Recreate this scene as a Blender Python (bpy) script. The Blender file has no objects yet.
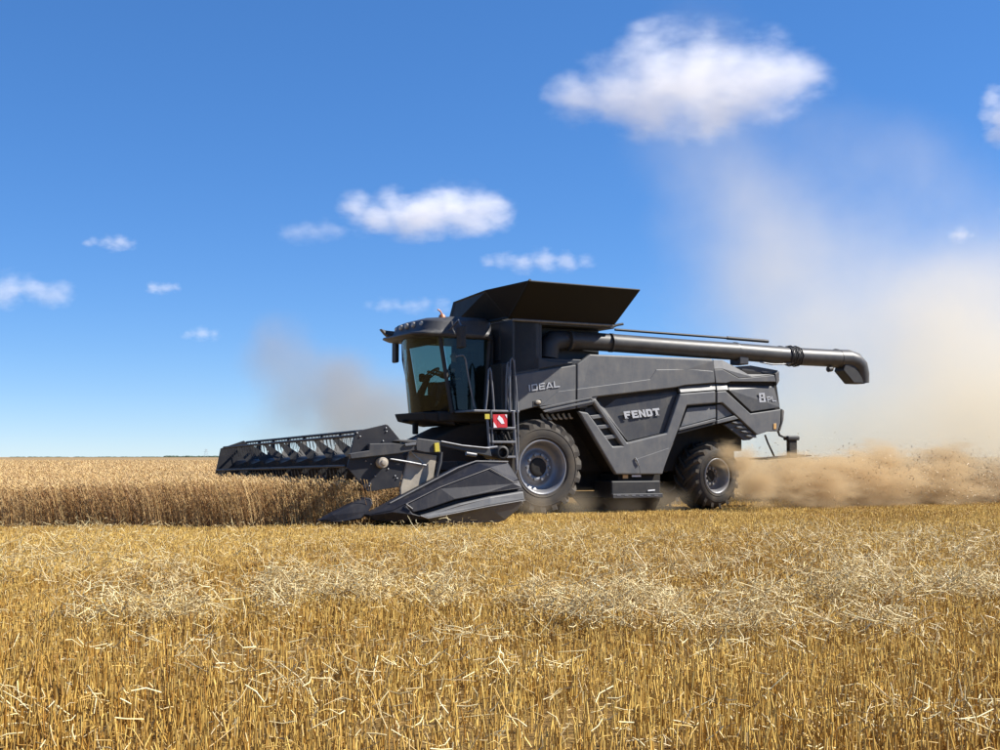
import bpy, bmesh, math, random
import numpy as np
from mathutils import Vector, Matrix
random.seed(7); rng = np.random.default_rng(11)
R = math.radians
S = bpy.context.scene
COL = S.collection

# ------------------------------------------------------------------ camera
F = 1240.0; EYE = 1.30; PITCH = math.atan((457 - 375) / F)
cam_d = bpy.data.cameras.new('camera'); cam = bpy.data.objects.new('camera', cam_d); COL.objects.link(cam)
cam.location = (0, 0, EYE); cam.rotation_euler = (math.pi / 2 + PITCH, 0, 0)
cam_d.sensor_width = 36; cam_d.lens = 36 * F / 1000; cam_d.clip_start = .1; cam_d.clip_end = 30000
S.camera = cam

# machine frame: X runs rearwards along the machine, Y away from the camera, Z up
TH = R(28); ORIGIN = Vector((0, 27.5, 0))
XA = Vector((math.cos(TH), math.sin(TH), 0)); YA = Vector((-math.sin(TH), math.cos(TH), 0))

# ------------------------------------------------------------------ light
Lw = (XA * -1.0 + YA * 0.45 + Vector((0, 0, -1.0))).normalized()       # direction the sunlight travels
sun_d = bpy.data.lights.new('sun', 'SUN'); sun = bpy.data.objects.new('sun', sun_d); COL.objects.link(sun)
sun_d.energy = 5.0; sun_d.angle = R(.53); sun_d.color = (1, .95, .87)
sun.rotation_euler = Lw.to_track_quat('-Z', 'Y').to_euler()
to_sun = -Lw
SUN_EL = math.asin(to_sun.z); SUN_AZ = math.atan2(to_sun.x, to_sun.y)
w = bpy.data.worlds.new('World'); S.world = w; w.use_nodes = True
nt = w.node_tree; bg = nt.nodes['Background']
sky = nt.nodes.new('ShaderNodeTexSky'); sky.sky_type = 'NISHITA'; sky.sun_disc = False
sky.sun_elevation = SUN_EL; sky.sun_rotation = SUN_AZ
sky.altitude = 2500; sky.air_density = .95; sky.dust_density = 0; sky.ozone_density = 10
hs = nt.nodes.new('ShaderNodeHueSaturation'); hs.inputs['Saturation'].default_value = 1.28; hs.inputs['Hue'].default_value = .509
ga = nt.nodes.new('ShaderNodeGamma'); ga.inputs['Gamma'].default_value = .66     # flattens the sky's contrast evenly, as the camera did
nt.links.new(sky.outputs[0], ga.inputs['Color']); nt.links.new(ga.outputs[0], hs.inputs['Color']); nt.links.new(hs.outputs[0], bg.inputs[0])
bg.inputs[1].default_value = .14
vs = S.view_settings; vs.view_transform = 'Standard'; vs.look = 'None'; vs.exposure = 1.0; vs.gamma = 1; vs.use_curve_mapping = False
cy = S.cycles
cy.volume_bounces = 14; cy.max_bounces = 18; cy.diffuse_bounces = 4; cy.glossy_bounces = 4; cy.transparent_max_bounces = 16; cy.volume_step_rate = 1; cy.volume_max_steps = 256
cy.use_denoising = True

# ------------------------------------------------------------------ helpers
def tag(o, label=None, cat=None, group=None, kind=None):
    for k, v in (('label', label), ('category', cat), ('group', group), ('kind', kind)):
        if v: o[k] = v
    return o
def empty(name, loc=(0, 0, 0), rz=0):
    o = bpy.data.objects.new(name, None); COL.objects.link(o); o.location = loc; o.rotation_euler = (0, 0, rz); o.empty_display_size = .3
    return o
def link(name, me, mat=None, parent=None):
    o = bpy.data.objects.new(name, me); COL.objects.link(o)
    if mat and not me.materials: me.materials.append(mat)
    if parent: o.parent = parent
    return o
def bevel(o, wd=.012, seg=2, ang=35):
    m = o.modifiers.new('bevel', 'BEVEL'); m.width = wd; m.segments = seg; m.limit_method = 'ANGLE'; m.angle_limit = R(ang)
    return o
CR = Vector((1, 0, 0)); CF = Vector((0, math.cos(PITCH), math.sin(PITCH))); CU = Vector((0, -math.sin(PITCH), math.cos(PITCH)))
CAM = Vector((0, 0, EYE))
def P(px, py, y=0.0):
    """point of the machine's plane Y=y seen at photo pixel (px,py), in machine coordinates"""
    d = CF + CR * ((px - 500) / F) + CU * ((375 - py) / F)
    t = (y - (CAM - ORIGIN).dot(YA)) / d.dot(YA)
    q = CAM + d * t - ORIGIN
    return Vector((q.dot(XA), y, q.z))
def W(px, py, depth):
    d = CF + CR * ((px - 500) / F) + CU * ((375 - py) / F)
    return CAM + d * (depth / d.y)
def toW(p): return ORIGIN + XA * p[0] + YA * p[1] + Vector((0, 0, p[2]))

class MB:
    def __init__(s): s.v = []; s.f = []; s.sm = []
    def add(s, vs, fs, smooth=False):
        o = len(s.v); s.v += [tuple(v) for v in vs]; s.f += [tuple(i + o for i in f) for f in fs]; s.sm += [smooth] * len(fs)
        return s
    def box(s, x0, x1, y0, y1, z0, z1):
        v = [(x, y, z) for x in (x0, x1) for y in (y0, y1) for z in (z0, z1)]
        return s.add(v, [(0, 1, 3, 2), (4, 6, 7, 5), (0, 4, 5, 1), (2, 3, 7, 6), (0, 2, 6, 4), (1, 5, 7, 3)])
    def skinprism(s, front, back):
        n = len(front)
        return s.add(list(front) + list(back), [tuple(range(n)), tuple(range(2 * n - 1, n - 1, -1))] + [(i, n + i, n + (i + 1) % n, (i + 1) % n) for i in range(n)])
    def tube(s, pts, r, n=8, cap=True, smooth=True):
        pts = [Vector(p) for p in pts]; k = len(pts)
        rs = r if isinstance(r, (list, tuple)) else [r] * k
        T = [(pts[min(i + 1, k - 1)] - pts[max(i - 1, 0)]).normalized() for i in range(k)]
        up = Vector((0, 0, 1)) if abs(T[0].z) < .9 else Vector((1, 0, 0))
        a = T[0].cross(up).normalized(); vs = []
        for i in range(k):
            a = (a - T[i] * a.dot(T[i])).normalized(); b = T[i].cross(a)
            vs += [pts[i] + (a * math.cos(q) + b * math.sin(q)) * rs[i] for q in (2 * math.pi * j / n for j in range(n))]
        fs = [(i * n + j, i * n + (j + 1) % n, (i + 1) * n + (j + 1) % n, (i + 1) * n + j) for i in range(k - 1) for j in range(n)]
        s.add(vs, fs, smooth)
        if cap: s.add(vs[:n], [tuple(range(n - 1, -1, -1))]); s.add(vs[-n:], [tuple(range(n))])
        return s
    def lathe(s, prof, n=48, c=(0, 0, 0), smooth=True):
        """profile of (radius, y) turned about the Y axis"""
        vs = []; k = len(prof)
        for r, y in prof:
            vs += [(c[0] + r * math.cos(2 * math.pi * j / n), c[1] + y, c[2] + r * math.sin(2 * math.pi * j / n)) for j in range(n)]
        fs = [(i * n + j, (i + 1) * n + j, (i + 1) * n + (j + 1) % n, i * n + (j + 1) % n) for i in range(k - 1) for j in range(n)]
        return s.add(vs, fs, smooth)
    def build(s, name, mat=None, parent=None, bev=0, seg=2, recalc=True):
        me = bpy.data.meshes.new(name); me.from_pydata(s.v, [], s.f)
        me.polygons.foreach_set('use_smooth', s.sm)
        if recalc:
            bm = bmesh.new(); bm.from_mesh(me); bmesh.ops.recalc_face_normals(bm, faces=bm.faces); bm.to_mesh(me); bm.free()
        me.update()
        o = link(name, me, mat, parent)
        if bev: bevel(o, bev, seg)
        return o

def panel(name, px, y, thick, mat, parent, bev=.02, seg=2):
    """plate whose outline is given in photo pixels on the plane Y=y; a third value sets the vertex's own Y"""
    fr = [P(p[0], p[1], p[2] if len(p) > 2 else y) for p in px]
    bk = [Vector((v.x, y + thick, v.z)) for v in fr]
    return MB().skinprism(fr, bk).build(name, mat, parent, bev, seg)

# ------------------------------------------------------------------ materials
def mat(name, col, rough=.5, metal=0, spec=.5, noise=0, scale=8, col2=None, bump=0, bscale=60, streak=0):
    m = bpy.data.materials.new(name); m.use_nodes = True; n = m.node_tree; b = n.nodes['Principled BSDF']
    b.inputs['Base Color'].default_value = (*col, 1); b.inputs['Roughness'].default_value = rough; b.inputs['Metallic'].default_value = metal
    b.inputs['Specular IOR Level'].default_value = spec
    if noise or bump: tc = n.nodes.new('ShaderNodeTexCoord')
    if noise:
        t = n.nodes.new('ShaderNodeTexNoise'); t.inputs['Scale'].default_value = scale; t.inputs['Detail'].default_value = 8; t.inputs['Roughness'].default_value = .65
        r = n.nodes.new('ShaderNodeValToRGB'); r.color_ramp.elements[0].position = .5 - noise; r.color_ramp.elements[1].position = .5 + noise
        r.color_ramp.elements[0].color = (*col, 1); r.color_ramp.elements[1].color = (*(col2 or col), 1)
        n.links.new(tc.outputs['Object'], t.inputs['Vector']); n.links.new(t.outputs['Fac'], r.inputs['Fac']); n.links.new(r.outputs['Color'], b.inputs['Base Color'])
        if streak:      # dust that has run and settled in streaks, and fine scuffs
            mp_ = n.nodes.new('ShaderNodeMapping'); mp_.inputs['Scale'].default_value = (6, 6, 1.6); n.links.new(tc.outputs['Object'], mp_.inputs[0])
            t3 = n.nodes.new('ShaderNodeTexNoise'); t3.inputs['Scale'].default_value = 1; t3.inputs['Detail'].default_value = 7; t3.inputs['Roughness'].default_value = .7; n.links.new(mp_.outputs[0], t3.inputs['Vector'])
            r3 = n.nodes.new('ShaderNodeMapRange'); r3.inputs['From Min'].default_value = .5; r3.inputs['From Max'].default_value = .75; r3.inputs['To Max'].default_value = streak; n.links.new(t3.outputs['Fac'], r3.inputs['Value'])
            m3 = n.nodes.new('ShaderNodeMixRGB'); m3.inputs[2].default_value = (.27, .235, .18, 1); n.links.new(r3.outputs[0], m3.inputs[0]); n.links.new(r.outputs['Color'], m3.inputs[1]); n.links.new(m3.outputs[0], b.inputs['Base Color'])
        rr = n.nodes.new('ShaderNodeMapRange'); rr.inputs['To Min'].default_value = max(.05, rough - .08); rr.inputs['To Max'].default_value = min(1, rough + .15)
        n.links.new(t.outputs['Fac'], rr.inputs['Value']); n.links.new(rr.outputs[0], b.inputs['Roughness'])
    if bump:
        t2 = n.nodes.new('ShaderNodeTexNoise'); t2.inputs['Scale'].default_value = bscale; t2.inputs['Detail'].default_value = 4
        bp = n.nodes.new('ShaderNodeBump'); bp.inputs['Strength'].default_value = bump; bp.inputs['Distance'].default_value = .01
        n.links.new(tc.outputs['Object'], t2.inputs['Vector']); n.links.new(t2.outputs['Fac'], bp.inputs['Height']); n.links.new(bp.outputs['Normal'], b.inputs['Normal'])
    return m
M = {}
M['paint'] = mat('dusty graphite paint', (.088, .092, .1), .44, .0, .4, .2, 2.2, (.14, .138, .132), .05, 90, .22)
M['paint_dark'] = mat('dark graphite paint', (.034, .036, .044), .45, 0, .4, .22, 2.5, (.066, .064, .06), .05, 90, .16)
M['navy'] = mat('dark blue grey paint and tank shade', (.022, .027, .036), .45, 0, .4, .2, 2.5, (.042, .045, .05), .05, 90)  # dark tone also carries painted shade on the tank side panel
M['black'] = mat('black plastic', (.016, .016, .018), .55, 0, .4, .22, 5, (.035, .033, .03))
M['under'] = mat('dusty dark underbody', (.011, .011, .012), .7, 0, .3, .2, 4, (.032, .027, .021))
M['flap'] = mat('tank flap sheet', (.007, .007, .007), .6, 0, .25, .2, 3, (.013, .012, .01))
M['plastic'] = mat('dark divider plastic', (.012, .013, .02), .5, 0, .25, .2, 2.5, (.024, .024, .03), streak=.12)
M['edge'] = mat('pale panel edge', (.13, .13, .13), .5, 0, .4, .2, 9, (.2, .19, .18))
M['plate'] = mat('black plate paint', (.014, .014, .019), .45, 0, .35, .2, 4, (.03, .029, .03))
M['tube'] = mat('graphite tube paint', (.04, .04, .043), .42, .1, .4, .2, 4, (.066, .064, .06), .03, 60)
M['tyre'] = mat('dusty tyre rubber', (.03, .03, .031), .8, 0, .3, .2, 2.2, (.085, .07, .052), .12, 40)
M['rim'] = mat('grey rim paint', (.17, .185, .22), .38, .3, .5, .2, 3, (.26, .25, .24))
M['steel'] = mat('worn bright steel', (.34, .35, .36), .4, .6, .5, .2, 9, (.22, .22, .22))
M['rail'] = mat('dull zinc rail', (.2, .205, .22), .42, .4, .5, .2, 9, (.13, .13, .13))
M['beige'] = mat('dust covered sheet', (.3, .265, .215), .75, 0, .3, .2, 4, (.46, .4, .31))
M['cream'] = mat('dusty lamp lens', (.3, .265, .21), .35, 0, .4, .2, 30, (.42, .37, .3))
M['red'] = mat('red marking', (.55, .02, .03), .5)
M['white'] = mat('white marking', (.75, .75, .76), .5)
M['letter'] = mat('silver lettering', (.5, .5, .5), .35, .2)
M['yellow'] = mat('yellow marker', (.55, .45, .05), .5)
M['amber'] = mat('amber marker', (.6, .35, .12), .4)
M['orange'] = mat('orange beacon', (.5, .16, .05), .35, 0, .5, .2, 20, (.42, .2, .1))
M['skin'] = mat('skin', (.42, .25, .18), .55)
M['shirt'] = mat('dark shirt', (.05, .055, .075), .85)
M['trousers'] = mat('work trousers', (.035, .04, .06), .85)
M['hair'] = mat('dark hair', (.03, .022, .016), .7)
def glass(name, tint, refl=.08):
    m = bpy.data.materials.new(name); m.use_nodes = True; n = m.node_tree; n.nodes.clear()
    o = n.nodes.new('ShaderNodeOutputMaterial'); mx = n.nodes.new('ShaderNodeMixShader')
    t = n.nodes.new('ShaderNodeBsdfTransparent'); t.inputs[0].default_value = (*tint, 1)
    g = n.nodes.new('ShaderNodeBsdfGlossy'); g.inputs['Roughness'].default_value = .06; g.inputs['Color'].default_value = (.75, .85, .9, 1)
    fr = n.nodes.new('ShaderNodeFresnel'); fr.inputs[0].default_value = 1.45
    n.links.new(fr.outputs[0], mx.inputs[0]); n.links.new(t.outputs[0], mx.inputs[1]); n.links.new(g.outputs[0], mx.inputs[2]); n.links.new(mx.outputs[0], o.inputs[0])
    return m
M['glass'] = glass('green tinted cab glass', (.38, .5, .45))
def straw_mat(name, c0, c1, rough=.5, trans=0.0):
    """colour per stalk comes from the mesh's 'shade' attribute (the stalk's own colour)"""
    m = bpy.data.materials.new(name); m.use_nodes = True; n = m.node_tree; b = n.nodes['Principled BSDF']
    a = n.nodes.new('ShaderNodeAttribute'); a.attribute_name = 'shade'
    r = n.nodes.new('ShaderNodeValToRGB'); r.color_ramp.elements[0].color = (*c0, 1); r.color_ramp.elements[1].color = (*c1, 1)
    n.links.new(a.outputs['Fac'], r.inputs['Fac']); n.links.new(r.outputs['Color'], b.inputs['Base Color'])
    b.inputs['Roughness'].default_value = rough; b.inputs['Specular IOR Level'].default_value = .45
    return m
M['stubble'] = straw_mat('golden stubble', (.3, .145, .022), (.78, .56, .165), .42)
M['straw'] = straw_mat('pale loose straw', (.42, .27, .09), (.84, .72, .4), .4)
M['wheat'] = straw_mat('ripe wheat', (.25, .115, .032), (.68, .48, .21), .5)
M['chaff'] = straw_mat('flying chaff', (.3, .2, .09), (.6, .46, .27), .5)

# ------------------------------------------------------------------ ground and far field
def ground_mat():
    m = bpy.data.materials.new('stubble field soil'); m.use_nodes = True; n = m.node_tree; b = n.nodes['Principled BSDF']
    g = n.nodes.new('ShaderNodeNewGeometry')
    t = n.nodes.new('ShaderNodeTexNoise'); t.inputs['Scale'].default_value = 14; t.inputs['Detail'].default_value = 10; t.inputs['Roughness'].default_value = .75
    t2 = n.nodes.new('ShaderNodeTexNoise'); t2.inputs['Scale'].default_value = .25; t2.inputs['Detail'].default_value = 3
    r = n.nodes.new('ShaderNodeValToRGB'); r.color_ramp.elements[0].position = .3; r.color_ramp.elements[1].position = .7
    r.color_ramp.elements[0].color = (.15, .078, .024, 1); r.color_ramp.elements[1].color = (.42, .27, .09, 1)
    mx = n.nodes.new('ShaderNodeMixRGB'); mx.blend_type = 'MULTIPLY'; mx.inputs[0].default_value = .35
    n.links.new(g.outputs['Position'], t.inputs['Vector']); n.links.new(g.outputs['Position'], t2.inputs['Vector'])
    n.links.new(t.outputs['Fac'], r.inputs['Fac']); n.links.new(r.outputs[0], mx.inputs[1]); n.links.new(t2.outputs['Fac'], mx.inputs[2]); n.links.new(mx.outputs[0], b.inputs['Base Color'])
    b.inputs['Roughness'].default_value = .9; b.inputs['Specular IOR Level'].default_value = .1
    bp = n.nodes.new('ShaderNodeBump'); bp.inputs['Strength'].default_value = .8; bp.inputs['Distance'].default_value = .05
    n.links.new(t.outputs['Fac'], bp.inputs['Height']); n.links.new(bp.outputs[0], b.inputs['Normal'])
    return m
def grid_sheet(name, xs, ys, zf, m):
    X, Y = np.meshgrid(xs, ys); Z = zf(X, Y); nx, ny = len(xs), len(ys)
    v = np.stack([X, Y, Z], -1).reshape(-1, 3); i = np.arange(nx * ny).reshape(ny, nx)
    f = np.stack([i[:-1, :-1], i[:-1, 1:], i[1:, 1:], i[1:, :-1]], -1).reshape(-1, 4)
    me = bpy.data.meshes.new(name); me.from_pydata(v.tolist(), [], f.tolist()); me.polygons.foreach_set('use_smooth', [True] * len(f)); me.update()
    return link(name, me, m)
def spread(lo, hi, n, far): # fine near zero, coarse far out
    a = np.linspace(-1, 1, n); return np.sign(a) * (np.abs(a) * lo + (np.abs(a) ** 5) * (far - lo))
ground = grid_sheet('ground', spread(30, 0, 121, 9000), np.concatenate([np.linspace(-60, 60, 100), np.geomspace(62, 12000, 40)]),
                    lambda X, Y: .012 * np.sin(X * 1.7 + Y * .6) + .01 * np.sin(Y * 2.3 - X * .4), ground_mat())
tag(ground, kind='structure')

def local(x, y):
    dx, dy = x - ORIGIN.x, y - ORIGIN.y
    return dx * XA.x + dy * XA.y, dx * YA.x + dy * YA.y
EDGE = 22.3
def uncut(x, y):
    lx, ly = local(x, y)
    return (y > EDGE + .12 * np.sin(x * 1.3) + .08 * np.sin(x * 3.1)) & (((lx < -4.35) & (lx < 40)) | (ly > 5.45)) & ((lx < -4.35) | (ly > 5.45))

def mesh_np(name, V, Fq, shade, m, tri=False):
    """V (n,3), faces (k,3|4), shade per vertex"""
    k, s = Fq.shape; me = bpy.data.meshes.new(name)
    me.vertices.add(len(V)); me.vertices.foreach_set('co', V.astype(np.float32).ravel())
    me.loops.add(k * s); me.loops.foreach_set('vertex_index', Fq.astype(np.int32).ravel())
    me.polygons.add(k); me.polygons.foreach_set('loop_start', np.arange(0, k * s, s, dtype=np.int32))
    try: me.polygons.foreach_set('loop_total', np.full(k, s, dtype=np.int32))
    except Exception: pass
    me.update(calc_edges=True)
    a = me.attributes.new('shade', 'FLOAT', 'POINT'); a.data.foreach_set('value', shade.astype(np.float32))
    o = link(name, me, m); return o
def stalks(P0, P1, P2, w0, w1, shade, side=3):
    """three-sided straws bent at P1; every array (n,3) or (n,)"""
    n = len(P0); vs = []
    rot = rng.uniform(0, 2 * math.pi, n)
    d = P2 - P0; d /= np.linalg.norm(d, axis=1)[:, None] + 1e-9
    ref = np.where(np.abs(d[:, 2:3]) > .8, np.array([[1., 0, 0]]), np.array([[0, 0, 1.]]))
    a = np.cross(d, ref); a /= np.linalg.norm(a, axis=1)[:, None] + 1e-9; b = np.cross(d, a)
    for Pt, wd in ((P0, w0), (P1, (w0 + w1) / 2), (P2, w1)):
        for j in range(side):
            q = rot + 2 * math.pi * j / side
            vs.append(Pt + (a * np.cos(q)[:, None] + b * np.sin(q)[:, None]) * wd[:, None])
    V = np.stack(vs, 1).reshape(-1, 3); base = (np.arange(n) * 3 * side)[:, None]
    fs = []
    for r_ in range(2):
        for j in range(side):
            fs.append(np.array([[r_ * side + j, r_ * side + (j + 1) % side, (r_ + 1) * side + (j + 1) % side, (r_ + 1) * side + j]]) + base)
    return V, np.concatenate(fs), np.repeat(shade, 3 * side)
def merge(parts):
    off = 0; Vs, Fs, Ss = [], [], []
    for V, f, s in parts: Vs.append(V); Fs.append(f + off); Ss.append(s); off += len(V)
    return np.concatenate(Vs), np.concatenate(Fs), np.concatenate(Ss)
def nz(x, y, s, seed=0):   # cheap smooth noise 0..1
    r_ = np.random.default_rng(seed); v = 0
    for k in range(5):
        a = r_.uniform(0, 2 * math.pi); f = s * r_.uniform(.6, 1.7); v = v + np.sin((x * math.cos(a) + y * math.sin(a)) * f + r_.uniform(0, 6.28))
    return np.clip(.5 + v / 5, 0, 1)

# ---- standing stubble
def scatter(y0, y1, dens, pad=1.0):
    ymax_w = .42 * y1 + pad; n = int((y1 - y0) * 2 * ymax_w * dens)
    y = rng.uniform(y0, y1, n); x = rng.uniform(-ymax_w, ymax_w, n)
    k = np.abs(x) < .42 * y + pad
    return x[k], y[k]
parts = []
for y0, y1, dens, wd, hh in ((3.6, 7.5, 520, .0043, .2), (7.5, 10, 470, .0042, .18), (10, 14, 440, .0045, .155), (14, 22.3, 400, .005, .115), (22.3, 34, 200, .0058, .095), (34, 60, 22, .009, .09)):
    x, y = scatter(y0, y1, dens)
    lx, ly = local(x, y)
    row = .15; ly2 = np.round(ly / row) * row + rng.normal(0, .022, len(ly)); use = rng.random(len(x)) < .75     # drilled rows
    ly = np.where(use, ly2, ly); x = ORIGIN.x + lx * XA.x + ly * YA.x; y = ORIGIN.y + lx * XA.y + ly * YA.y
    keep = ~uncut(x, y)
    gap = nz(x, y, 2.2, 3) * .6 + nz(x, y, 7, 4) * .4
    keep &= rng.random(len(x)) < np.clip(gap * 1.9, .3, 1)
    # wheel tracks and machine press the stubble down
    lx, ly = local(x, y)
    under = (lx > -4.4) & (lx < 8.5) & (ly > -.4) & (ly < 3.8)
    x, y, under = x[keep], y[keep], under[keep]; n = len(x)
    h = hh * rng.uniform(.62, 1.15, n) * (.8 + .35 * nz(x, y, 1.2, 9)) * np.where(under, .45, 1)
    lean = rng.normal(0, .1, (n, 2)) * (1 + 2.2 * (rng.random(n) < .12))[:, None]
    P0 = np.stack([x, y, np.zeros(n) - .01], 1); P2 = P0 + np.stack([lean[:, 0] * h, lean[:, 1] * h, h], 1)
    P1 = (P0 + P2) / 2 + rng.normal(0, .006, (n, 3))
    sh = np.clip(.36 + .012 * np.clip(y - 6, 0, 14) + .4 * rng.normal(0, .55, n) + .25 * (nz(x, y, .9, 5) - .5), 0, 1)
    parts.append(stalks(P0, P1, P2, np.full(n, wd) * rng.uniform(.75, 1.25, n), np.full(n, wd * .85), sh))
    # a dry leaf sheath hanging on some stalks
    k = rng.random(n) < .3; m_ = k.sum(); hh_ = h[k] * rng.uniform(.3, .95, m_)
    A = P0[k] + (P2[k] - P0[k]) * (hh_ / h[k])[:, None]; dr = rng.normal(0, 1, (m_, 3)); dr[:, 2] = rng.uniform(-.6, .5, m_)
    B = A + dr * .035; Cc = B + dr * .03 + np.array([0, 0, -.03])
    parts.append(stalks(A, B, Cc, np.full(m_, wd * .7), np.full(m_, wd * .4), np.clip(sh[k] + .1, 0, 1)))
stub = mesh_np('stubble', *merge(parts), M['stubble'])
tag(stub, 'short golden cut wheat stubble covering the field in front of the harvester', 'stubble', kind='stuff')

# ---- loose straw on the stubble: two uneven bands plus a thin scatter
parts = []
def litter(x, y, z, L, wd, sh, flat=.35):
    n = len(x); az = rng.uniform(0, 2 * math.pi, n); el = rng.normal(0, flat, n); el2 = el + rng.normal(0, .35, n); az2 = az + rng.normal(0, .45, n)
    c = np.stack([x, y, z], 1)
    d1 = np.stack([np.cos(az) * np.cos(el), np.sin(az) * np.cos(el), np.sin(el)], 1); d2 = np.stack([np.cos(az2) * np.cos(el2), np.sin(az2) * np.cos(el2), np.sin(el2)], 1)
    parts.append(stalks(c - d1 * L[:, None] / 2, c, c + d2 * L[:, None] / 2, wd, wd * .8, sh))
for band_y, hw, dens, slope in ((12.0, .45, 560, .05), (10.4, .5, 980, -.015), (9.0, .42, 900, .03), (17, 1.5, 90, .03), (14.5, 1.0, 110, -.04)):
    n = int(2 * 9 * hw * 2 * dens); x = rng.uniform(-8, 8, n); y = band_y + slope * x + rng.normal(0, hw * .5, n) + .35 * np.sin(x * .9 + band_y)
    clump = nz(x, y, 1.5, int(band_y * 10)) ; clump2 = nz(x, y * 1.5, 5, int(band_y * 7))
    k = rng.random(n) < np.clip((clump * .62 + clump2 * .62 + .045 * x - .58) * 3.4, .015, 1); x, y, cl = x[k], y[k], (clump * clump2)[k]; n = len(x)
    z = rng.uniform(.06, .2, n) + .38 * cl * rng.random(n)
    litter(x, y, z, rng.uniform(.03, .12, n) + .24 * rng.random(n) * (rng.random(n) < .22), rng.uniform(.002, .0046, n), np.clip(rng.normal(.5, .32, n), 0, 1), .6)
x, y = scatter(4, 22, 42); n = len(x)
litter(x, y, rng.uniform(.02, .2, n), rng.uniform(.03, .12, n) + .15 * (rng.random(n) < .06), rng.uniform(.002, .004, n), np.clip(rng.normal(.42, .28, n), 0, 1), .6)
# small tangled tufts close to the camera
for cx, cy_, cn, rad in ((-.95, 6.5, 110, .35), (.15, 6.9, 90, .22), (2.0, 5.6, 160, .4), (1.35, 7.6, 60, .3), (-2.0, 7.6, 80, .4), (-.2, 8.1, 70, .3), (-2.25, 5.8, 70, .3), (.9, 5.5, 50, .3), (-.4, 5.6, 40, .3)):
    litter(cx + rng.normal(0, rad, cn), cy_ + rng.normal(0, rad * .6, cn), rng.uniform(.08, .22, cn), rng.uniform(.04, .14, cn) + .12 * (rng.random(cn) < .12), rng.uniform(.002, .0042, cn), np.clip(rng.normal(.7, .25, cn), 0, 1), .5)
loose = mesh_np('loose_straw', *merge(parts), M['straw'])
tag(loose, 'pale loose straw strewn in uneven bands over the stubble', 'straw', kind='stuff')

# ---- standing wheat
def wheat(x, y, detail, hscale=1.0, wscale=1.0):
    n = len(x); parts = []
    h = (.84 + .1 * (nz(x, y, .8, 21) - .5) + rng.normal(0, .045, n)) * hscale
    lean = np.stack([rng.normal(-.1, .09, n) - .13 * nz(x, y, .9, 33), rng.normal(-.01, .09, n)], 1)
    P0 = np.stack([x, y, np.zeros(n)], 1); P2 = P0 + np.stack([lean[:, 0] * h, lean[:, 1] * h, h * .94], 1)
    P1 = P0 * .45 + P2 * .55 + np.stack([-lean[:, 0] * .12, -lean[:, 1] * .12, np.zeros(n)], 1)
    sh = np.clip(.36 + rng.normal(0, .27, n) + .3 * (nz(x, y, 1.1, 8) - .5), 0, 1)
    if not detail: P0 = P0 * .25 + P2 * .75; P1 = (P0 + P2) / 2
    parts.append(stalks(P0, P1, P2, np.full(n, .0042 * wscale), np.full(n, .003 * wscale), sh))
    # ear: bends over
    az = rng.normal(math.pi, 1.1, n); bend = rng.uniform(.2, 1.2, n); Ld = .085 * rng.uniform(.8, 1.2, n) * (wscale ** .5)
    d = np.stack([np.cos(az) * np.sin(bend), np.sin(az) * np.sin(bend), np.cos(bend)], 1)
    E1 = P2 + d * Ld[:, None] * .5; E2 = E1 + (d - np.array([0, 0, .35])) * Ld[:, None] * .5
    es = np.clip(sh + rng.uniform(.15, .5, n), 0, 1)
    # spindle in two halves
    wv = np.full(n, .0085 * wscale)
    parts.append(stalks(P2, E1, E2, wv * .55, wv * .9, es, 4))
    if detail:
        for q in range(2):
            k = rng.random(n) < .3; m_ = k.sum(); t = rng.uniform(.15, .8, m_)[:, None]
            A = P0[k] + (P2[k] - P0[k]) * t; dr = rng.normal(0, 1, (m_, 3)); dr[:, 2] = rng.uniform(-.3, .9, m_)
            B = A + dr * .06; Cc = B + dr * np.array([.06, .06, 0]) + np.array([0, 0, -.07])
            parts.append(stalks(A, B, Cc, np.full(m_, .0035), np.full(m_, .0016), np.clip(sh[k] + rng.uniform(-.15, .25, m_), 0, 1)))
    return parts
def crop_pts(x0, x1, y0, y1, dens):
    n = int((x1 - x0) * (y1 - y0) * dens); x = rng.uniform(x0, x1, n); y = rng.uniform(y0, y1, n); k = uncut(x, y) & (x < .05 * y + 1) & (x > -.44 * y - 1.5) & (rng.random(n) < np.clip(1.9 * nz(x, y, 24, 77) - .1, .12, 1)); return x[k], y[k]
parts = []
x, y = crop_pts(-13, 1, EDGE - .3, EDGE + 1.1, 440); parts += wheat(x, y, True)
x, y = crop_pts(-14, 1, EDGE + 1.1, EDGE + 3.4, 190); parts += wheat(x, y, True)
crop = mesh_np('standing_wheat', *merge(parts), M['wheat'])
tag(crop, 'uncut ripe wheat standing in a wall along the edge of the cut strip', 'wheat', kind='stuff')
parts = []
for y0, y1, dens, ws in ((EDGE + 3.2, 34, 120, 1.15), (34, 48, 50, 1.5), (48, 80, 15, 2.2), (80, 170, 2.6, 3.4)):
    x, y = crop_pts(-.5 * y1, .06 * y1 + 2, y0, y1, dens); parts += wheat(x, y, False, 1, ws)
ears = mesh_np('wheat_ears', *merge(parts), M['wheat'])
tag(ears, 'far ripe wheat ears forming the surface of the uncut field', 'wheat', kind='stuff')
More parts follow.
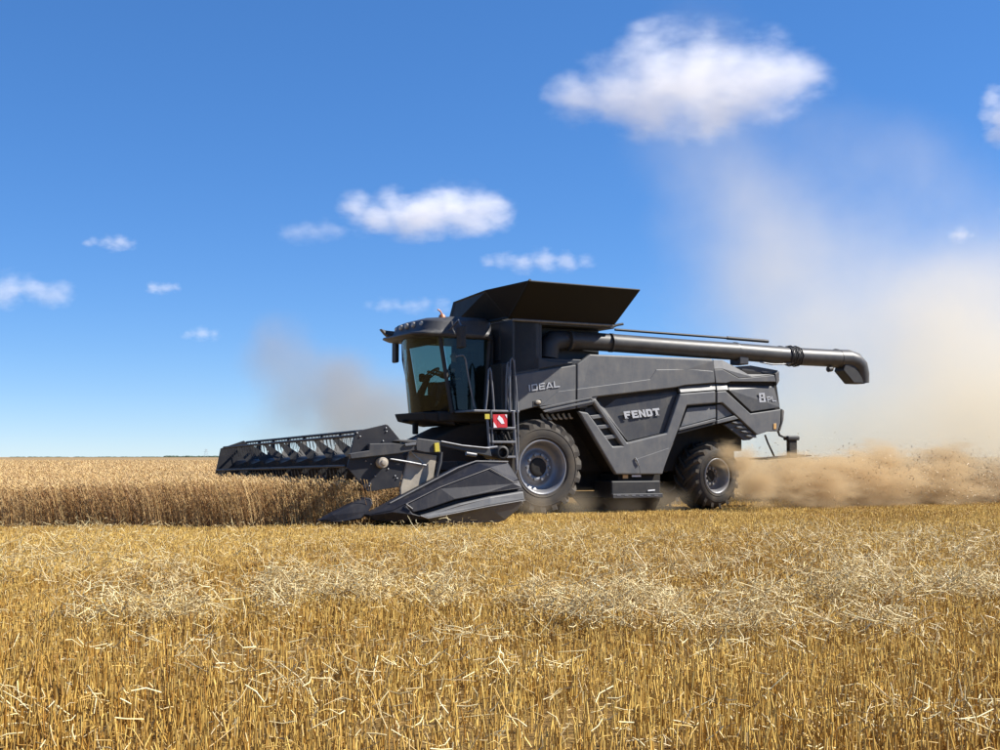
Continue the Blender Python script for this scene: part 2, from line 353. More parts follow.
def canopy_mat():
    m = bpy.data.materials.new('wheat canopy'); m.use_nodes = True; n = m.node_tree; b = n.nodes['Principled BSDF']
    g = n.nodes.new('ShaderNodeNewGeometry')
    t = n.nodes.new('ShaderNodeTexNoise'); t.inputs['Scale'].default_value = 5; t.inputs['Detail'].default_value = 9; t.inputs['Roughness'].default_value = .8
    r = n.nodes.new('ShaderNodeValToRGB'); r.color_ramp.elements[0].position = .35; r.color_ramp.elements[1].position = .65
    r.color_ramp.elements[0].color = (.17, .1, .042, 1); r.color_ramp.elements[1].color = (.37, .27, .14, 1)
    n.links.new(g.outputs['Position'], t.inputs['Vector']); n.links.new(t.outputs['Fac'], r.inputs['Fac']); n.links.new(r.outputs[0], b.inputs['Base Color'])
    b.inputs['Roughness'].default_value = .9; b.inputs['Specular IOR Level'].default_value = .1
    return m
ys = np.concatenate([np.linspace(EDGE + 2.6, 60, 90), np.geomspace(61, 9000, 60)])
xs = np.concatenate([-np.geomspace(6000, 16, 60), np.linspace(-15.5, 2, 60)])
canopy = grid_sheet('wheat_field', xs, ys, lambda X, Y: .74 + .03 * np.sin(X * 2.1 + Y) + .03 * np.sin(Y * 1.7 - X * .8), canopy_mat())
# trim the canopy to the uncut area
bm = bmesh.new(); bm.from_mesh(canopy.data)
dead = [v for v in bm.verts if not bool(uncut(np.float64(v.co.x), np.float64(v.co.y - 1.5)) & uncut(np.float64(v.co.x + .3), np.float64(v.co.y)))]
bmesh.ops.delete(bm, geom=dead, context='VERTS'); bm.to_mesh(canopy.data); bm.free()
tag(canopy, kind='structure')
# dark wood line on the horizon
mbm = bpy.data.materials.new('far wood'); mbm.use_nodes = True; mbm.node_tree.nodes['Principled BSDF'].inputs['Base Color'].default_value = (.05, .075, .05, 1); mbm.node_tree.nodes['Principled BSDF'].inputs['Roughness'].default_value = 1
wb = MB()
for i in range(170):
    px = random.uniform(140, 222) if i < 110 else random.uniform(10, 140); q = W(px, 457, 2600 + random.uniform(0, 60)); r_ = random.uniform(5, 9); hz = random.uniform(2.6, 4.2) if px > 165 else random.uniform(1.5, 2.4)
    vs = []; 
    for zz, rr in ((0, .8), (.4, 1), (.8, .7), (1.05, .15)):
        vs += [(q.x + r_ * rr * random.uniform(.8, 1.2) * math.cos(a), q.y + r_ * rr * math.sin(a), hz * zz) for a in (k * math.pi / 3 for k in range(6))]
    wb.add(vs, [(a * 6 + k, a * 6 + (k + 1) % 6, a * 6 + 6 + (k + 1) % 6, a * 6 + 6 + k) for a in range(3) for k in range(6)] + [tuple(range(18, 24))])
tag(wb.build('distant_wood', mbm), 'thin dark line of far trees on the horizon left of the header', 'trees', kind='stuff')
py_ = MB(); q = W(206, 457, 2500)
for sx in (-1, 1):
    for sy in (-1, 1): py_.tube([(q.x + sx * 4, q.y + sy * 4, 0), (q.x + sx * 1.6, q.y + sy * 1.6, 13), (q.x + sx * .5, q.y, 18)], .14, 4)
for hz, wd in ((12, 5), (15.5, 3.5)): py_.tube([(q.x - wd, q.y, hz), (q.x + wd, q.y, hz)], .14, 4)
for k in range(4): py_.tube([(q.x - 4 + k * .7, q.y - 4, k * 4), (q.x + 4 - (k + 1) * .7, q.y - 4, k * 4 + 4)], .1, 4)
mp = mat('far steel', (.35, .38, .42), .6)
tag(py_.build('electricity_pylon', mp), 'tiny far electricity pylon on the horizon beside the header end', 'pylon')

# ------------------------------------------------------------------ the harvester
H = empty('combine_harvester', ORIGIN, TH)
tag(H, 'large dark grey combine harvester cutting wheat with a wide header', 'combine harvester')
def part(mb, name, m, parent=None, bev=0, seg=2): return mb.build(name, M[m], parent or H, bev, seg)

# --- core volumes (dark, behind the panels)
core_px = [(578, 367), (591, 357), (712, 361), (735, 369), (775, 374), (780, 409), (776, 429), (758, 433), (740, 420), (716, 421), (679, 431), (661, 472), (618, 472), (580, 410)]
body = panel('body_shell', core_px, .14, 3.02, M['under'], H, 0)
panel('far_side_panel', [(p[0], p[1]) for p in core_px], 0, 0.01, M['under'], None, 0).data.name = 'tmp'
bpy.data.objects.remove(bpy.data.objects['far_side_panel'])
fs = [P(*p, 0) for p in [(516, 320), (577, 320), (590, 354), (712, 359), (778, 370), (783, 410), (777, 431), (757, 435), (725, 404), (680, 405), (662, 474), (616, 474), (578, 410), (516, 410)]]
MB().skinprism([Vector((v.x, 3.2, v.z)) for v in fs], [Vector((v.x, 3.3, v.z)) for v in fs]).build('far_side_panel', M['paint'], H, .02)
t = MB(); t.box(.36, 2.35, .1, 3.19, 2.42, 3.55); t.box(.33, 1.02, .02, .62, 3.05, 4.385); t.box(.33, 3.0, .62, 3.19, 3.5, 4.385); t.box(1.02, 1.1, .04, .62, 3.4, 4.38)
part(t, 'grain_tank', 'navy', bev=.015)
part(MB().box(1.02, 3.05, .02, .66, 4.30, 4.395), 'tank_rim', 'navy', bev=.015)
c = MB(); c.box(.2, 7.2, .85, 2.45, .95, 2.4); c.box(-.3, .5, .9, 2.4, 1.5, 2.4)
part(c, 'chassis', 'under')
a = MB(); a.tube([(1.0, .3, 1.07), (1.0, 3.0, 1.07)], .2, 12); a.box(.6, 1.4, .6, 2.7, .8, 1.4); part(a, 'front_axle', 'under')
a = MB(); a.tube([(6.12, .9, .78), (6.12, 2.5, .78)], .12, 12); a.box(5.9, 6.35, 1.4, 1.9, .7, 1.5); part(a, 'rear_axle', 'under')
# --- tank extension flaps
def sheet(name, pts, m, thick=.035):
    p = [Vector(q) for q in pts]; nrm = (p[1] - p[0]).cross(p[2] - p[0]).normalized() * thick
    return MB().skinprism(p, [q + nrm for q in p]).build(name, M[m], H, .006, 1)
bl, br, tl, tr = P(509, 318, 0), P(614, 324, 0), P(530, 280, -1.15), P(640, 289, -1.15)
sheet('tank_flap', [bl, br, tr, tl], 'flap')
fl, ff = P(485, 290, .3), P(454, 302, 3.0)
sheet('tank_flap', [(bl.x, .0, bl.z), (bl.x, 3.3, bl.z), (ff.x - .02, 3.0, ff.z), (fl.x, .3, fl.z)], 'flap')
sheet('flap_corner', [bl, tl, fl], 'flap', .02)
MB().tube([bl, tl], .035, 6).build('flap_seam', M['flap'], H)
sheet('tank_flap', [(bl.x, 3.3, bl.z), (br.x, 3.3, br.z), (tr.x, 3.35, tr.z), (ff.x, 3.05, ff.z)], 'flap')
sheet('tank_flap', [(br.x, 3.3, br.z), (br.x, 0, br.z), (br.x + .6, .2, tr.z - .1), (br.x + .6, 3.1, tr.z - .1)], 'flap')
part(MB().tube([P(512, 319.5, -.03), P(612, 325.5, -.03)], .035, 8), 'hinge_rail', 'rail')
part(MB().tube([P(612, 327, .1), P(617, 325, .1), P(623, 324, .1)], .03, 8), 'flap_stay', 'black')

# --- side panels
pa = []
panel('front_side_panel', [(514, 375), (576, 364.7), (576, 408.7), (550, 413), (539, 406), (520, 411), (514, 411.5)], 0, .12, M['paint'], H, .02)
up = panel('tank_side_panel', [(514, 319, .02), (536.5, 320.5, .02), (536.5, 356, .02), (548, 361, .02), (575.5, 362.5, .02), (514, 373.2, .02)], .02, .1, M['navy'], H, .012)  # darker than the other side panels: flap shadow put into its colour
panel('upper_side_panel', [(577.2, 364), (590, 354.2, .03), (712, 358.7, .03), (713, 361.5, 0), (715.3, 383), (685, 385.5), (674, 388), (597.5, 397), (594, 404.4), (577.2, 408.4)], 0, .13, M['paint'], H, .03, 3)
panel('side_moulding', [(541, 406), (558.5, 391.3), (575.7, 389.1), (575.7, 401), (552, 405)], -.022, .03, M['paint'], H, .01)
panel('side_moulding', [(577.3, 388.9), (650, 379.2), (656.5, 369.5), (690, 369), (713.3, 371), (714.9, 382.6), (685, 385), (674, 387.4), (597, 396.3), (593, 396.8), (577.3, 400)], -.022, .03, M['paint'], H, .012)
for a_, b_ in (((540, 407.3), (592, 396.9)), ((543, 410.6), (593.5, 400.4))):
    panel('side_rib', [a_, (575.7, a_[1] - (a_[1] - b_[1]) * .7), b_, (b_[0] + .3, b_[1] + 1.6), (a_[0] + 2, a_[1] + 1.8)], -.03, .04, M['paint'], H, .008)
panel('lower_side_panel', [(578.5, 411), (588, 412.5), (613, 446.3), (622.3, 445.7), (591.2, 399.2), (596, 398.6), (627.3, 442.6), (666.6, 433), (680, 393.6), (715.8, 390.8), (715.8, 403.2), (687, 405.6), (679.4, 427.4), (676.8, 434), (662, 474.6), (616, 474.6)], -.03, .13, M['paint'], H, .035, 3)
panel('badge_panel', [(597.5, 403, .09), (598.6, 400.2, .16), (676, 389.2, .16), (677.6, 394, .09), (665.6, 432.4, .09), (627.6, 441.4, .09)], .09, .1, M['paint_dark'], H, .012)
panel('louvre_back', [(585, 409.5), (594, 405), (624, 446), (612, 447), (585, 412)], .1, .04, M['black'], H, 0)
for q in ((589.5, 415.5, 604, 414), (596.5, 425.5, 611, 424), (603.5, 435.8, 618, 434.3)):
    panel('louvre', [(q[0], q[1]), (q[2], q[3]), (q[2] + 2, q[3] + 3.4), (q[0] + 3.4, q[1] + 3.8)], -.005, .1, M['paint'], H, .012)
panel('service_panel', [(634.5, 459.8), (638, 458.3), (669.5, 447.6), (662.5, 473.8), (640, 473.8), (638.5, 463)], -.034, .03, M['paint'], H, .012)
part(MB().tube([P(635.3, 457.6, -.05), P(637.4, 461, -.06), P(638.6, 465.5, -.05)], .014, 6), 'door_handle', 'steel')
panel('upper_quarter_panel', [(680.6, 392.6, -.02), (678.6, 387.3, .06), (685, 385.9, .08), (715.2, 383.7, .08), (715.8, 389.8, -.02)], 0, .1, M['paint'], H, .01)
panel('quarter_inset', [(687.5, 408, .07), (715.8, 405.6, .07), (715.8, 417.8, .04), (680.6, 427, .04)], .05, .1, M['paint'], H, .012)
panel('quarter_lip', [(679.6, 428), (715.8, 418.6), (715.8, 421.6), (678.4, 431)], -.02, .14, M['paint'], H, .012)
panel('arch_trim', [(678.3, 431.5), (715.8, 422.2), (715.8, 424.2), (677, 434.2)], .02, .1, M['black'], H, .006)
# rear
panel('rear_upper_facet', [(713.4, 359.8, .06), (722.5, 360, .06), (735, 366.8, .06), (748, 374.3, .06), (774.3, 374.3, .08), (752, 377, .0), (739.5, 378, .0), (723, 369, .0), (714.2, 369, .0)], .0, .2, M['paint'], H, .006)
panel('rear_upper_panel', [(714.3, 369.6), (723, 369.4), (739.3, 378.4), (752, 377.4), (774.4, 375), (776, 381.8), (731, 381.6), (726, 383), (716, 383)], 0, .12, M['paint'], H, .012)
panel('rear_cover', [(735.6, 366.6), (751, 365.4), (778.4, 370.4), (775, 374), (748.3, 373.8)], .16, .1, M['paint_dark'], H, .012)
panel('rear_end_cap', [(775.4, 373.6, .02), (779.2, 371.2, .1), (779.4, 381, .1), (776.8, 385.6, .05)], .1, 3.0, M['paint_dark'], H, .012)
panel('number_facet', [(716.3, 384.2, .06), (727, 384.8, .06), (728.5, 389.8, -.01), (717, 390.4, -.01)], .0, .15, M['paint'], H, .008)
panel('number_panel', [(727.6, 385.2, .1), (773.8, 386.2, .1), (777.5, 398, .04), (780, 407.4, .0), (751.5, 411.8, .0), (729.2, 390.2, .03)], .05, .1, M['paint_dark'], H, .015, 3)
panel('rear_quarter_panel', [(717.2, 391.4), (726, 391), (750.6, 413.6), (781, 409.2), (780.4, 423), (777.8, 431.4), (768, 431.4), (757.4, 435), (736.5, 415.4), (722.5, 402.6), (717.2, 403.2)], -.02, .14, M['paint'], H, .018)
panel('tail_strip', [(782, 408.8, .02), (784.3, 410.4, .12), (783.6, 420.5, .12), (780.4, 431, .1), (778.8, 431, .02), (781.4, 423, .02)], .1, 3.0, M['paint_dark'], H, .015)
panel('rear_inset', [(717.2, 404.6), (721.5, 404.2), (733, 414.8), (717.2, 419.8)], .05, .1, M['paint'], H, .012)
panel('rear_lip', [(717.2, 420.4), (734.6, 415.6), (738.6, 418.8), (717.2, 424)], -.01, .12, M['paint'], H, .012)
panel('vent_base', [(724, 424.6), (740, 419.6), (757, 435.6), (750, 440), (744.5, 440.4)], .08, .08, M['paint_dark'], H, .012)
for q in ((732, 422), (736.3, 426.6), (741, 431), (746, 435.4)):
    panel('vent_slat', [(q[0], q[1]), (q[0] + 8.6, q[1] - .4), (q[0] + 11.4, q[1] + 2.4), (q[0] + 3, q[1] + 1.6)], .02, .07, M['paint'], H, .008)
panel('rear_marker', [(773.8, 423.6), (776.4, 423.4), (776.4, 429), (773.8, 429.2)], -.035, .02, M['amber'], H, .004)
panel('marker_recess', [(533, 401), (541.5, 399.2), (541.5, 404), (536, 406.6), (533, 406.4)], -.008, .02, M['black'], H, .004)
lm = MB(); q = P(538.2, 402.2, -.02)
lm.lathe([(0.001, -.012), (.05, -.01), (.06, -.004), (.065, .02)], 16); o_ = part(lm, 'side_lamp', 'cream'); o_.location = q; o_.scale = (1.2, 1, .75)
# dim details in the wheel arch
hz_ = MB()
for i in range(6): hz_.tube([P(541 + i * 5.5, 414 + .4 * math.sin(i), .35), P(543 + i * 5.5, 418, .3), P(546 + i * 5.2, 420 - i * .4, .4)], .03, 6)
part(hz_, 'hydraulic_hose', 'beige')

# --- lettering (raised flat letters)
def word(name, glyphs, LB, RB, LT, y, m, parent, th=.012):
    a, b, c_ = P(*LB, y), P(*RB, y), P(*LT, y); ex = b - a; ez = c_ - a; mb = MB()
    for polys in glyphs:
        for pl in polys:
            fr = [a + ex * u + ez * v for u, v in pl]
            mb.skinprism([p + Vector((0, -th, 0)) for p in fr], fr)
    return mb.build(name, M[m], parent)
def rc(x0, y0, x1, y1): return [(x0, y0), (x1, y0), (x1, y1), (x0, y1)]
def place(gl, x0, w): return [[(x0 + u * w, v) for u, v in pl] for pl in gl]
G = {}
G['F'] = [rc(.02, 0, .34, 1), rc(.34, .74, .95, 1), rc(.34, .38, .8, .62), rc(0, 0, .46, .12), rc(0, .88, .1, 1)]
G['E'] = [rc(.05, 0, .37, 1), rc(.37, .76, .95, 1), rc(.37, .4, .82, .6), rc(.37, 0, .97, .24), rc(.84, .24, .97, .34)]
G['N'] = [rc(.03, 0, .3, 1), rc(.68, 0, .95, 1), [(.3, 1), (.3, .62), (.68, 0), (.68, .38)]]
G['D'] = [rc(.05, 0, .35, 1), [(.35, 1), (.35, .77), (.58, .74), (.62, .68), (.92, .8), (.74, .98)], [(.62, .68), (.62, .32), (.92, .2), (.92, .8)], [(.35, 0), (.74, .02), (.92, .2), (.62, .32), (.58, .26), (.35, .23)]]
G['T'] = [rc(0, .72, 1, 1), rc(.34, 0, .66, .72), rc(.22, 0, .78, .1)]
word('lettering', [place(G[c_], i * .2, .19) for i, c_ in enumerate('FENDT')], (625, 419), (661, 415.2), (623, 411.6), .078, 'letter', H)
tk = .17
g = {}
g['I'] = [rc(.2, 0, .75, 1)]
g['D'] = [rc(0, 0, tk, 1), rc(tk, 0, .95, tk), rc(tk, 1 - tk, .95, 1), rc(.95 - tk, tk, .95, 1 - tk)]
g['E'] = [rc(0, 0, tk, 1), rc(tk, 0, .95, tk), rc(tk, 1 - tk, .95, 1), rc(tk, .42, .85, .42 + tk)]
g['A'] = [[(0, 0), (.2, 0), (.55, 1), (.4, 1)], [(.55, 1), (.4, 1), (.85, 0), (1.02, 0)], rc(.12, .14, .86, .14 + tk * .8)]
g['L'] = [rc(0, 0, tk, 1), rc(tk, 0, .95, tk)]
xs_ = [0, .1, .34, .56, .82]; ws_ = [.07, .2, .2, .23, .2]
word('lettering', [place(g[c_], xs_[i], ws_[i]) for i, c_ in enumerate('IDEAL')], (528.6, 391.4), (559.4, 387), (528, 385), -.008, 'letter', H)
e8 = [rc(0, 0, .3, .48), rc(.7, 0, 1, .48), rc(.06, .52, .34, 1), rc(.66, .52, .94, 1), rc(.3, 0, .7, .15), rc(.3, .42, .7, .58), rc(.34, .85, .66, 1)]
word('lettering', [e8], (759.2, 402.4), (765.6, 402), (758.2, 393.2), .02, 'letter', H)
gp = [[rc(0, 0, .2, 1), rc(.2, .82, .85, 1), rc(.2, .36, .85, .54), rc(.75, .54, .95, .82)], g['L']]
word('lettering', [place(gp[0], 0, .46), place(gp[1], .54, .46)], (767.4, 402), (776.2, 401.4), (766.6, 396.6), .02, 'letter', H)

# --- unloading auger
A0, A1 = P(560, 340.5, .33), P(780, 355, .2)
def along(px, py, y=.25): return P(px, py, y)
ax = [P(562, 340, .33), P(600, 342, .3), P(690, 348.5, .25), P(735, 351.5, .22), P(792, 356.2, .2), P(838, 358.6, .18)]
part(MB().tube(ax[:4], [.212, .214, .218, .22], 28), 'unloading_tube', 'tube')
part(MB().tube(ax[3:], [.215, .225, .228], 28), 'unloading_tube', 'tube')
for px, py, r_ in ((569.5, 340.6, .235), (611, 342.8, .225), (735, 351.5, .235), (767, 354.2, .226), (780, 355.2, .24), (836, 358.4, .25)):
    c0 = P(px, py, .24); part(MB().tube([c0 - Vector((.035, -.001, 0)), c0 + Vector((.035, -.001, 0))], r_, 28), 'tube_collar', 'tube', bev=.006)
sp = MB(); s0 = P(838, 358.6, .18)
sp.tube([s0, P(847, 359, .18), P(854, 361.5, .18), P(858.6, 366.5, .18), P(860.6, 374, .18), P(861.4, 383.4, .18)], [.235, .245, .25, .245, .225, .2], 24); part(sp, 'unloading_spout', 'tube')
bt_ = [(846.5, 361), (856, 366), (866, 383.8), (854, 383.4), (843.4, 370.5)]
fr = [P(*p, .0) for p in bt_]; part(MB().skinprism(fr, [Vector((v.x, .36, v.z)) for v in fr]), 'spout_boot', 'black', bev=.03)
lw = MB(); q = P(831, 369.5, .1); lw.tube([q + Vector((0, 0, .22)), q + Vector((0, 0, .05))], .02, 6); lw.tube([q + Vector((-.1, 0, 0)), q + Vector((.02, 0, .02)), q + Vector((.07, 0, .05))], [.075, .07, .03], 12); part(lw, 'work_lamp', 'black')
el = MB(); el.tube([P(548, 358, .36), P(549, 346, .36), P(554, 341, .35), P(563, 340, .33)], [.24, .25, .25, .22], 24); part(el, 'auger_elbow', 'navy')
br_ = MB(); br_.box(*(lambda p, q_: (p.x, q_.x, .05, .45, q_.z, p.z))(P(736, 352, .2), P(745, 365, .2))); part(br_, 'tube_saddle', 'paint_dark', bev=.02)
hb = MB()
for i in range(5):
    c0 = P(787 + i * 2.6, 355.8 + i * .2, .2); n_ = 14; rr = .24 + .02 * (i % 2)
    hb.tube([c0 + Vector((.02 * math.sin(3 * j), rr * math.cos(2 * math.pi * j / n_), rr * math.sin(2 * math.pi * j / n_))) for j in range(n_ + 1)], .018, 5)
part(hb, 'hose_loop', 'black')
part(MB().tube([P(760, 362, .1), P(772, 364.5, .05), P(786, 364, .05), P(797, 362, .1)], .02, 6), 'hydraulic_hose', 'rail')
part(MB().tube([P(615, 329.6, .9), P(660, 333, .9), P(727, 338, .9)], .032, 8), 'roof_rail', 'black')
part(MB().tube([P(727, 338, .9), P(768, 341.4, .9)], .045, 8), 'roof_rail', 'black')
tp = MB(); tp.box(3.1, 6.5, .65, 3.1, 3.5, 3.72); part(tp, 'engine_deck', 'under')
# --- rear lamp pod, straw spreader
part(MB().tube([P(778, 431, .25), P(779.5, 435.2, .25), P(783, 436.8, .25), P(790, 437.6, .25)], .03, 6), 'lamp_bracket', 'black')
q0, q1 = P(788, 440, .25), P(796, 458, .25)
pod = MB().box(q0.x, q1.x, .2, .32, q1.z, q0.z); part(pod, 'rear_lamp', 'under', bev=.015)
q0, q1 = P(787, 435.8, .2), P(799, 440.4, .2)
part(MB().box(q0.x, q1.x, .16, .36, q1.z, q0.z), 'lamp_cap', 'black', bev=.03)
part(MB().tube([P(765, 435, .5), P(768, 443, .5), P(774, 456, .5)], .025, 6), 'spreader_strut', 'black')
q0, q1 = P(768, 458.5, .9), P(812, 455, .9)
part(MB().skinprism([Vector((q0.x, .9, q0.z)), Vector((q1.x, .9, q1.z)), Vector((q1.x, 1.5, q1.z + .02)), Vector((q0.x, 1.7, q0.z))], [Vector((q0.x, .9, q0.z - .03)), Vector((q1.x, .9, q1.z - .03)), Vector((q1.x, 1.5, q1.z - .01)), Vector((q0.x, 1.7, q0.z - .03))]), 'spreader_board', 'under', bev=.006)
ch = MB().box(6.4, 7.5, .9, 2.4, 1.45, 2.15); part(ch, 'straw_chopper', 'under', bev=.03)
# --- box between the wheels
q0, q1 = P(612, 481, .0), P(661, 497, .0)
part(MB().box(q0.x, q1.x, .02, .8, q1.z, q0.z), 'tool_box', 'black', bev=.03)
q0, q1 = P(612, 494, -.02), P(662, 497.5, -.02)
part(MB().box(q0.x, q1.x, -.06, .1, q1.z, q0.z), 'step_edge', 'paint_dark', bev=.012)
for i in range(6):
    c0 = P(617 + i * 7.5, 495.4, -.062); part(MB().box(c0.x, c0.x + .1, c0.y - .006, c0.y + .02, c0.z - .012, c0.z + .012), 'step_grip', 'rail')
panel('box_label', [(632, 475.2), (641, 475.2), (641, 476.8), (632, 476.8)], .03, .01, M['white'], H, 0)
panel('box_label', [(648, 490), (655, 489.4), (655, 490.6), (648, 491.2)], .0, .01, M['white'], H, 0)
panel('box_label', [(623, 475), (628, 475), (628, 478.5), (623, 478.5)], .03, .01, M['amber'], H, 0)
q0, q1 = P(618, 474, .15), P(660, 482, .15); part(MB().box(q0.x, q1.x, .15, .9, q1.z, q0.z), 'box_mount', 'under')
ft = MB(); v0 = [P(603, 497, .1), P(662, 497, .1), P(656, 510.5, .25), P(612, 510.5, .25)]
ft.skinprism(v0, [Vector((v.x, 1.6, v.z)) for v in v0]); part(ft, 'fuel_tank', 'under', bev=.05)
part(MB().box(1.3, 4.6, 1.1, 2.3, .5, 1.35), 'gearbox', 'under', bev=.05)
q0 = P(575, 494, .6); part(MB().box(q0.x - .3, 4.2, .6, .8, q0.z - .08, q0.z + .06), 'axle_beam', 'under')

# --- wheels
def wheel(name, c, Rr, wd, rim_r, nl, lug_h, recess, steer=0):
    rm = MB(); y0 = 0.0
    rm.lathe([(rim_r + .015, .0), (rim_r + .03, -.012), (rim_r + .01, -.03), (rim_r - .02, -.02), (rim_r - .05, .04), (rim_r - .065, recess * .6), (rim_r - .1, recess), (rim_r * .62, recess + .03), (rim_r * .58, recess - .03), (rim_r * .36, recess - .05), (rim_r * .34, recess - .0), (rim_r * .05, recess)], 56)
    rm.lathe([(rim_r - .06, recess), (rim_r - .06, wd - .05), (rim_r + .02, wd)], 40)
    wm = rm.build(name, M['rim'], H); wm.location = c; wm.rotation_euler = (0, 0, steer)
    ty = MB(); s = wd
    ty.lathe([(rim_r - .01, .03), (rim_r + .02, -.02), (rim_r + .1, -.045), (rim_r + (Rr - rim_r) * .45, -.055), (Rr - lug_h - .1, -.03), (Rr - lug_h - .03, .02), (Rr - lug_h, .1), (Rr - lug_h, s - .1), (Rr - lug_h - .03, s - .02), (Rr - lug_h - .1, s + .03), (rim_r + .1, s + .04), (rim_r - .01, s)], 72)
    for rr, yy in ((rim_r + .07, -.045), (Rr - lug_h - .14, -.05)): ty.lathe([(rr - .012, yy + .01), (rr, yy - .008), (rr + .012, yy + .01)], 72)
    ty.build('tyre', M['tyre'], wm)
    # one tread lug: runs from the shoulder slantwise to the middle
    def lug(side):
        mb = MB(); secs = []; K = 6
        for i in range(K):
            t = i / (K - 1); yy = (-.035 + t * (s * .53 + .035)) if side < 0 else (s + .035 - t * (s * .53 + .035))
            ang = (t ** .9) * (.36 if Rr > .9 else .46); w_ = (.062 - .014 * t) * (Rr / 1.05) ; rt = Rr - (.075 if i == 0 else .012 if i == 1 else 0); rb = Rr - lug_h - (.12 if i == 0 else .05)
            for (r__, w2) in ((rb, w_ * 1.25), (rt, w_ * .8)):
                for sgn in (-1, 1):
                    aa = ang + sgn * w2 / Rr; secs.append((r__ * math.cos(aa), yy, r__ * math.sin(aa)))
        fs_ = []
        for i in range(K - 1):
            a_ = i * 4; b_ = a_ + 4
            fs_ += [(a_ + 2, a_ + 3, b_ + 3, b_ + 2), (a_, a_ + 2, b_ + 2, b_), (a_ + 3, a_ + 1, b_ + 1, b_ + 3)]
        fs_ += [(0, 1, 3, 2), (K * 4 - 4, K * 4 - 2, K * 4 - 1, K * 4 - 3)]
        return mb.add(secs, fs_)
    for side, off in ((-1, 0), (1, .5)):
        l0 = lug(side).build('tyre_lug', M['tyre'], wm)
        l0.rotation_euler = (0, -off * 2 * math.pi / nl, 0)
        for k in range(1, nl):
            l = l0.copy(); COL.objects.link(l); l.parent = wm; l.rotation_euler = (0, -(k + off) * 2 * math.pi / nl, 0)
    hb_ = MB(); hr = rim_r * .33
    hb_.lathe([(hr * 1.05, recess - .03), (hr * 1.05, recess - .06), (hr * .9, recess - .075), (hr * .55, recess - .07), (.001, recess - .085)], 24); hb_.build('hub', M['under'], wm)
    nb = None
    for k in range(10):
        if nb is None:
            nb = MB().lathe([(.001, -.05), (.03, -.05), (.034, -.0)], 8, smooth=False).build('wheel_nut', M['steel'], wm)
            n2 = nb
        else: n2 = nb.copy(); COL.objects.link(n2); n2.parent = wm
        aa = 2 * math.pi * k / 10; n2.location = (rim_r * .47 * math.cos(aa), recess - .045, rim_r * .47 * math.sin(aa))
    return wm
fc = P(545, 466.5, -.15)
wheel('front_wheel', (1.0, -.13, 1.07), 1.08, .82, .6, 20, .085, .24)
wheel('front_wheel', (1.0, 2.63, 1.07), 1.08, .82, .6, 20, .085, .24)
wheel('rear_wheel', (6.18, .26, .83), .85, .68, .42, 17, .08, .26, R(9))
wheel('rear_wheel', (6.18, 2.35, .83), .85, .68, .42, 17, .08, .26, R(9))

# --- cab
cab = part(MB().box(-1.15, .3, .72, 2.58, 2.08, 2.32), 'cab', 'under', bev=.06, seg=3)      # floor pan; everything of the cab hangs on it
def sub(mb, name, m, bev=0, seg=2): return mb.build(name, M[m] if isinstance(m, str) else m, cab, bev, seg)
CY = 1.65
def bow(y, z):      # front of the windscreen
    k = ((y - CY) / .93) ** 2; t = (z - 2.3) / 1.65
    return -1.42 - .16 * t + k * (.62 - .14 * t)
mb = MB(); ny, nz_ = 14, 8
for lay in (0, .02):
    pass
vs_ = []; 
for i in range(nz_ + 1):
    z = 2.3 + 1.68 * i / nz_
    for j in range(ny + 1):
        y = .74 + 1.82 * j / ny; vs_.append((bow(y, z), y, z))
mb.add(vs_, [(i * (ny + 1) + j, i * (ny + 1) + j + 1, (i + 1) * (ny + 1) + j + 1, (i + 1) * (ny + 1) + j) for i in range(nz_) for j in range(ny)], True)
sub(mb, 'windscreen', 'glass')
for y_, nm in ((.73, 'cab_door'), (2.57, 'side_window')):
    v_ = [(bow(y_, 2.3) + .05, y_, 2.32), (.02, y_, 2.32), (.06, y_, 3.0), (.1, y_, 3.98), (bow(y_, 3.97) + .05, y_, 3.98)]
    MB().add(v_, [(0, 1, 2, 3, 4)]).build(nm, M['glass'], cab)
for y_ in (.735, 2.565):
    sub(MB().tube([(bow(y_, 2.28) - .01, y_, 2.28), (bow(y_, 3.1) - .01, y_, 3.1), (bow(y_, 4) - .01, y_, 4.0)], .05, 8), 'front_pillar', 'black')
    sub(MB().tube([(.0, y_, 2.28), (.05, y_, 3.0), (.12, y_, 4.0)], .06, 8), 'rear_pillar', 'black')
    sub(MB().tube([(bow(y_, 2.3), y_, 2.32), (.02, y_, 2.32)], .04, 8), 'door_sill', 'black')
sub(MB().box(.14, .22, .74, 2.56, 2.3, 4.0), 'rear_wall', 'black')
# roof: stacked outlines
def outline(xf, xr, y0, y1, z, r_, horn=0):
    pts = []
    for cx_, cy_, a0 in ((xf + r_, y1 - r_, 90), (xf + r_, y0 + r_, 180), (xr - r_, y0 + r_, 270), (xr - r_, y1 - r_, 0)):
        for k in range(5):
            a_ = R(a0 + 22.5 * k); pts.append((cx_ + r_ * math.cos(a_), cy_ + r_ * math.sin(a_), z))
    out = []
    for x_, y_, z_ in pts:
        if x_ < -1.0: x_ += .10 * ((y_ - CY) / 1.1) ** 2 * (0 if horn else 1); z_ += horn * ((y_ - CY) / 1.1) ** 2
        out.append((x_, y_, z_))
    return out
rings = [outline(-1.48, .2, .62, 2.68, 3.97, .12), outline(-1.72, .25, .58, 2.72, 3.98, .3), outline(-1.86, .25, .55, 2.75, 4.03, .35), outline(-1.85, .25, .55, 2.75, 4.07, .35),
         outline(-1.66, .24, .56, 2.74, 4.1, .35), outline(-1.6, .23, .58, 2.72, 4.16, .35), outline(-1.48, .22, .6, 2.7, 4.38, .4, -.06), outline(-1.3, .18, .7, 2.6, 4.45, .4, -.06), outline(-.9, .1, .95, 2.35, 4.48, .3)]
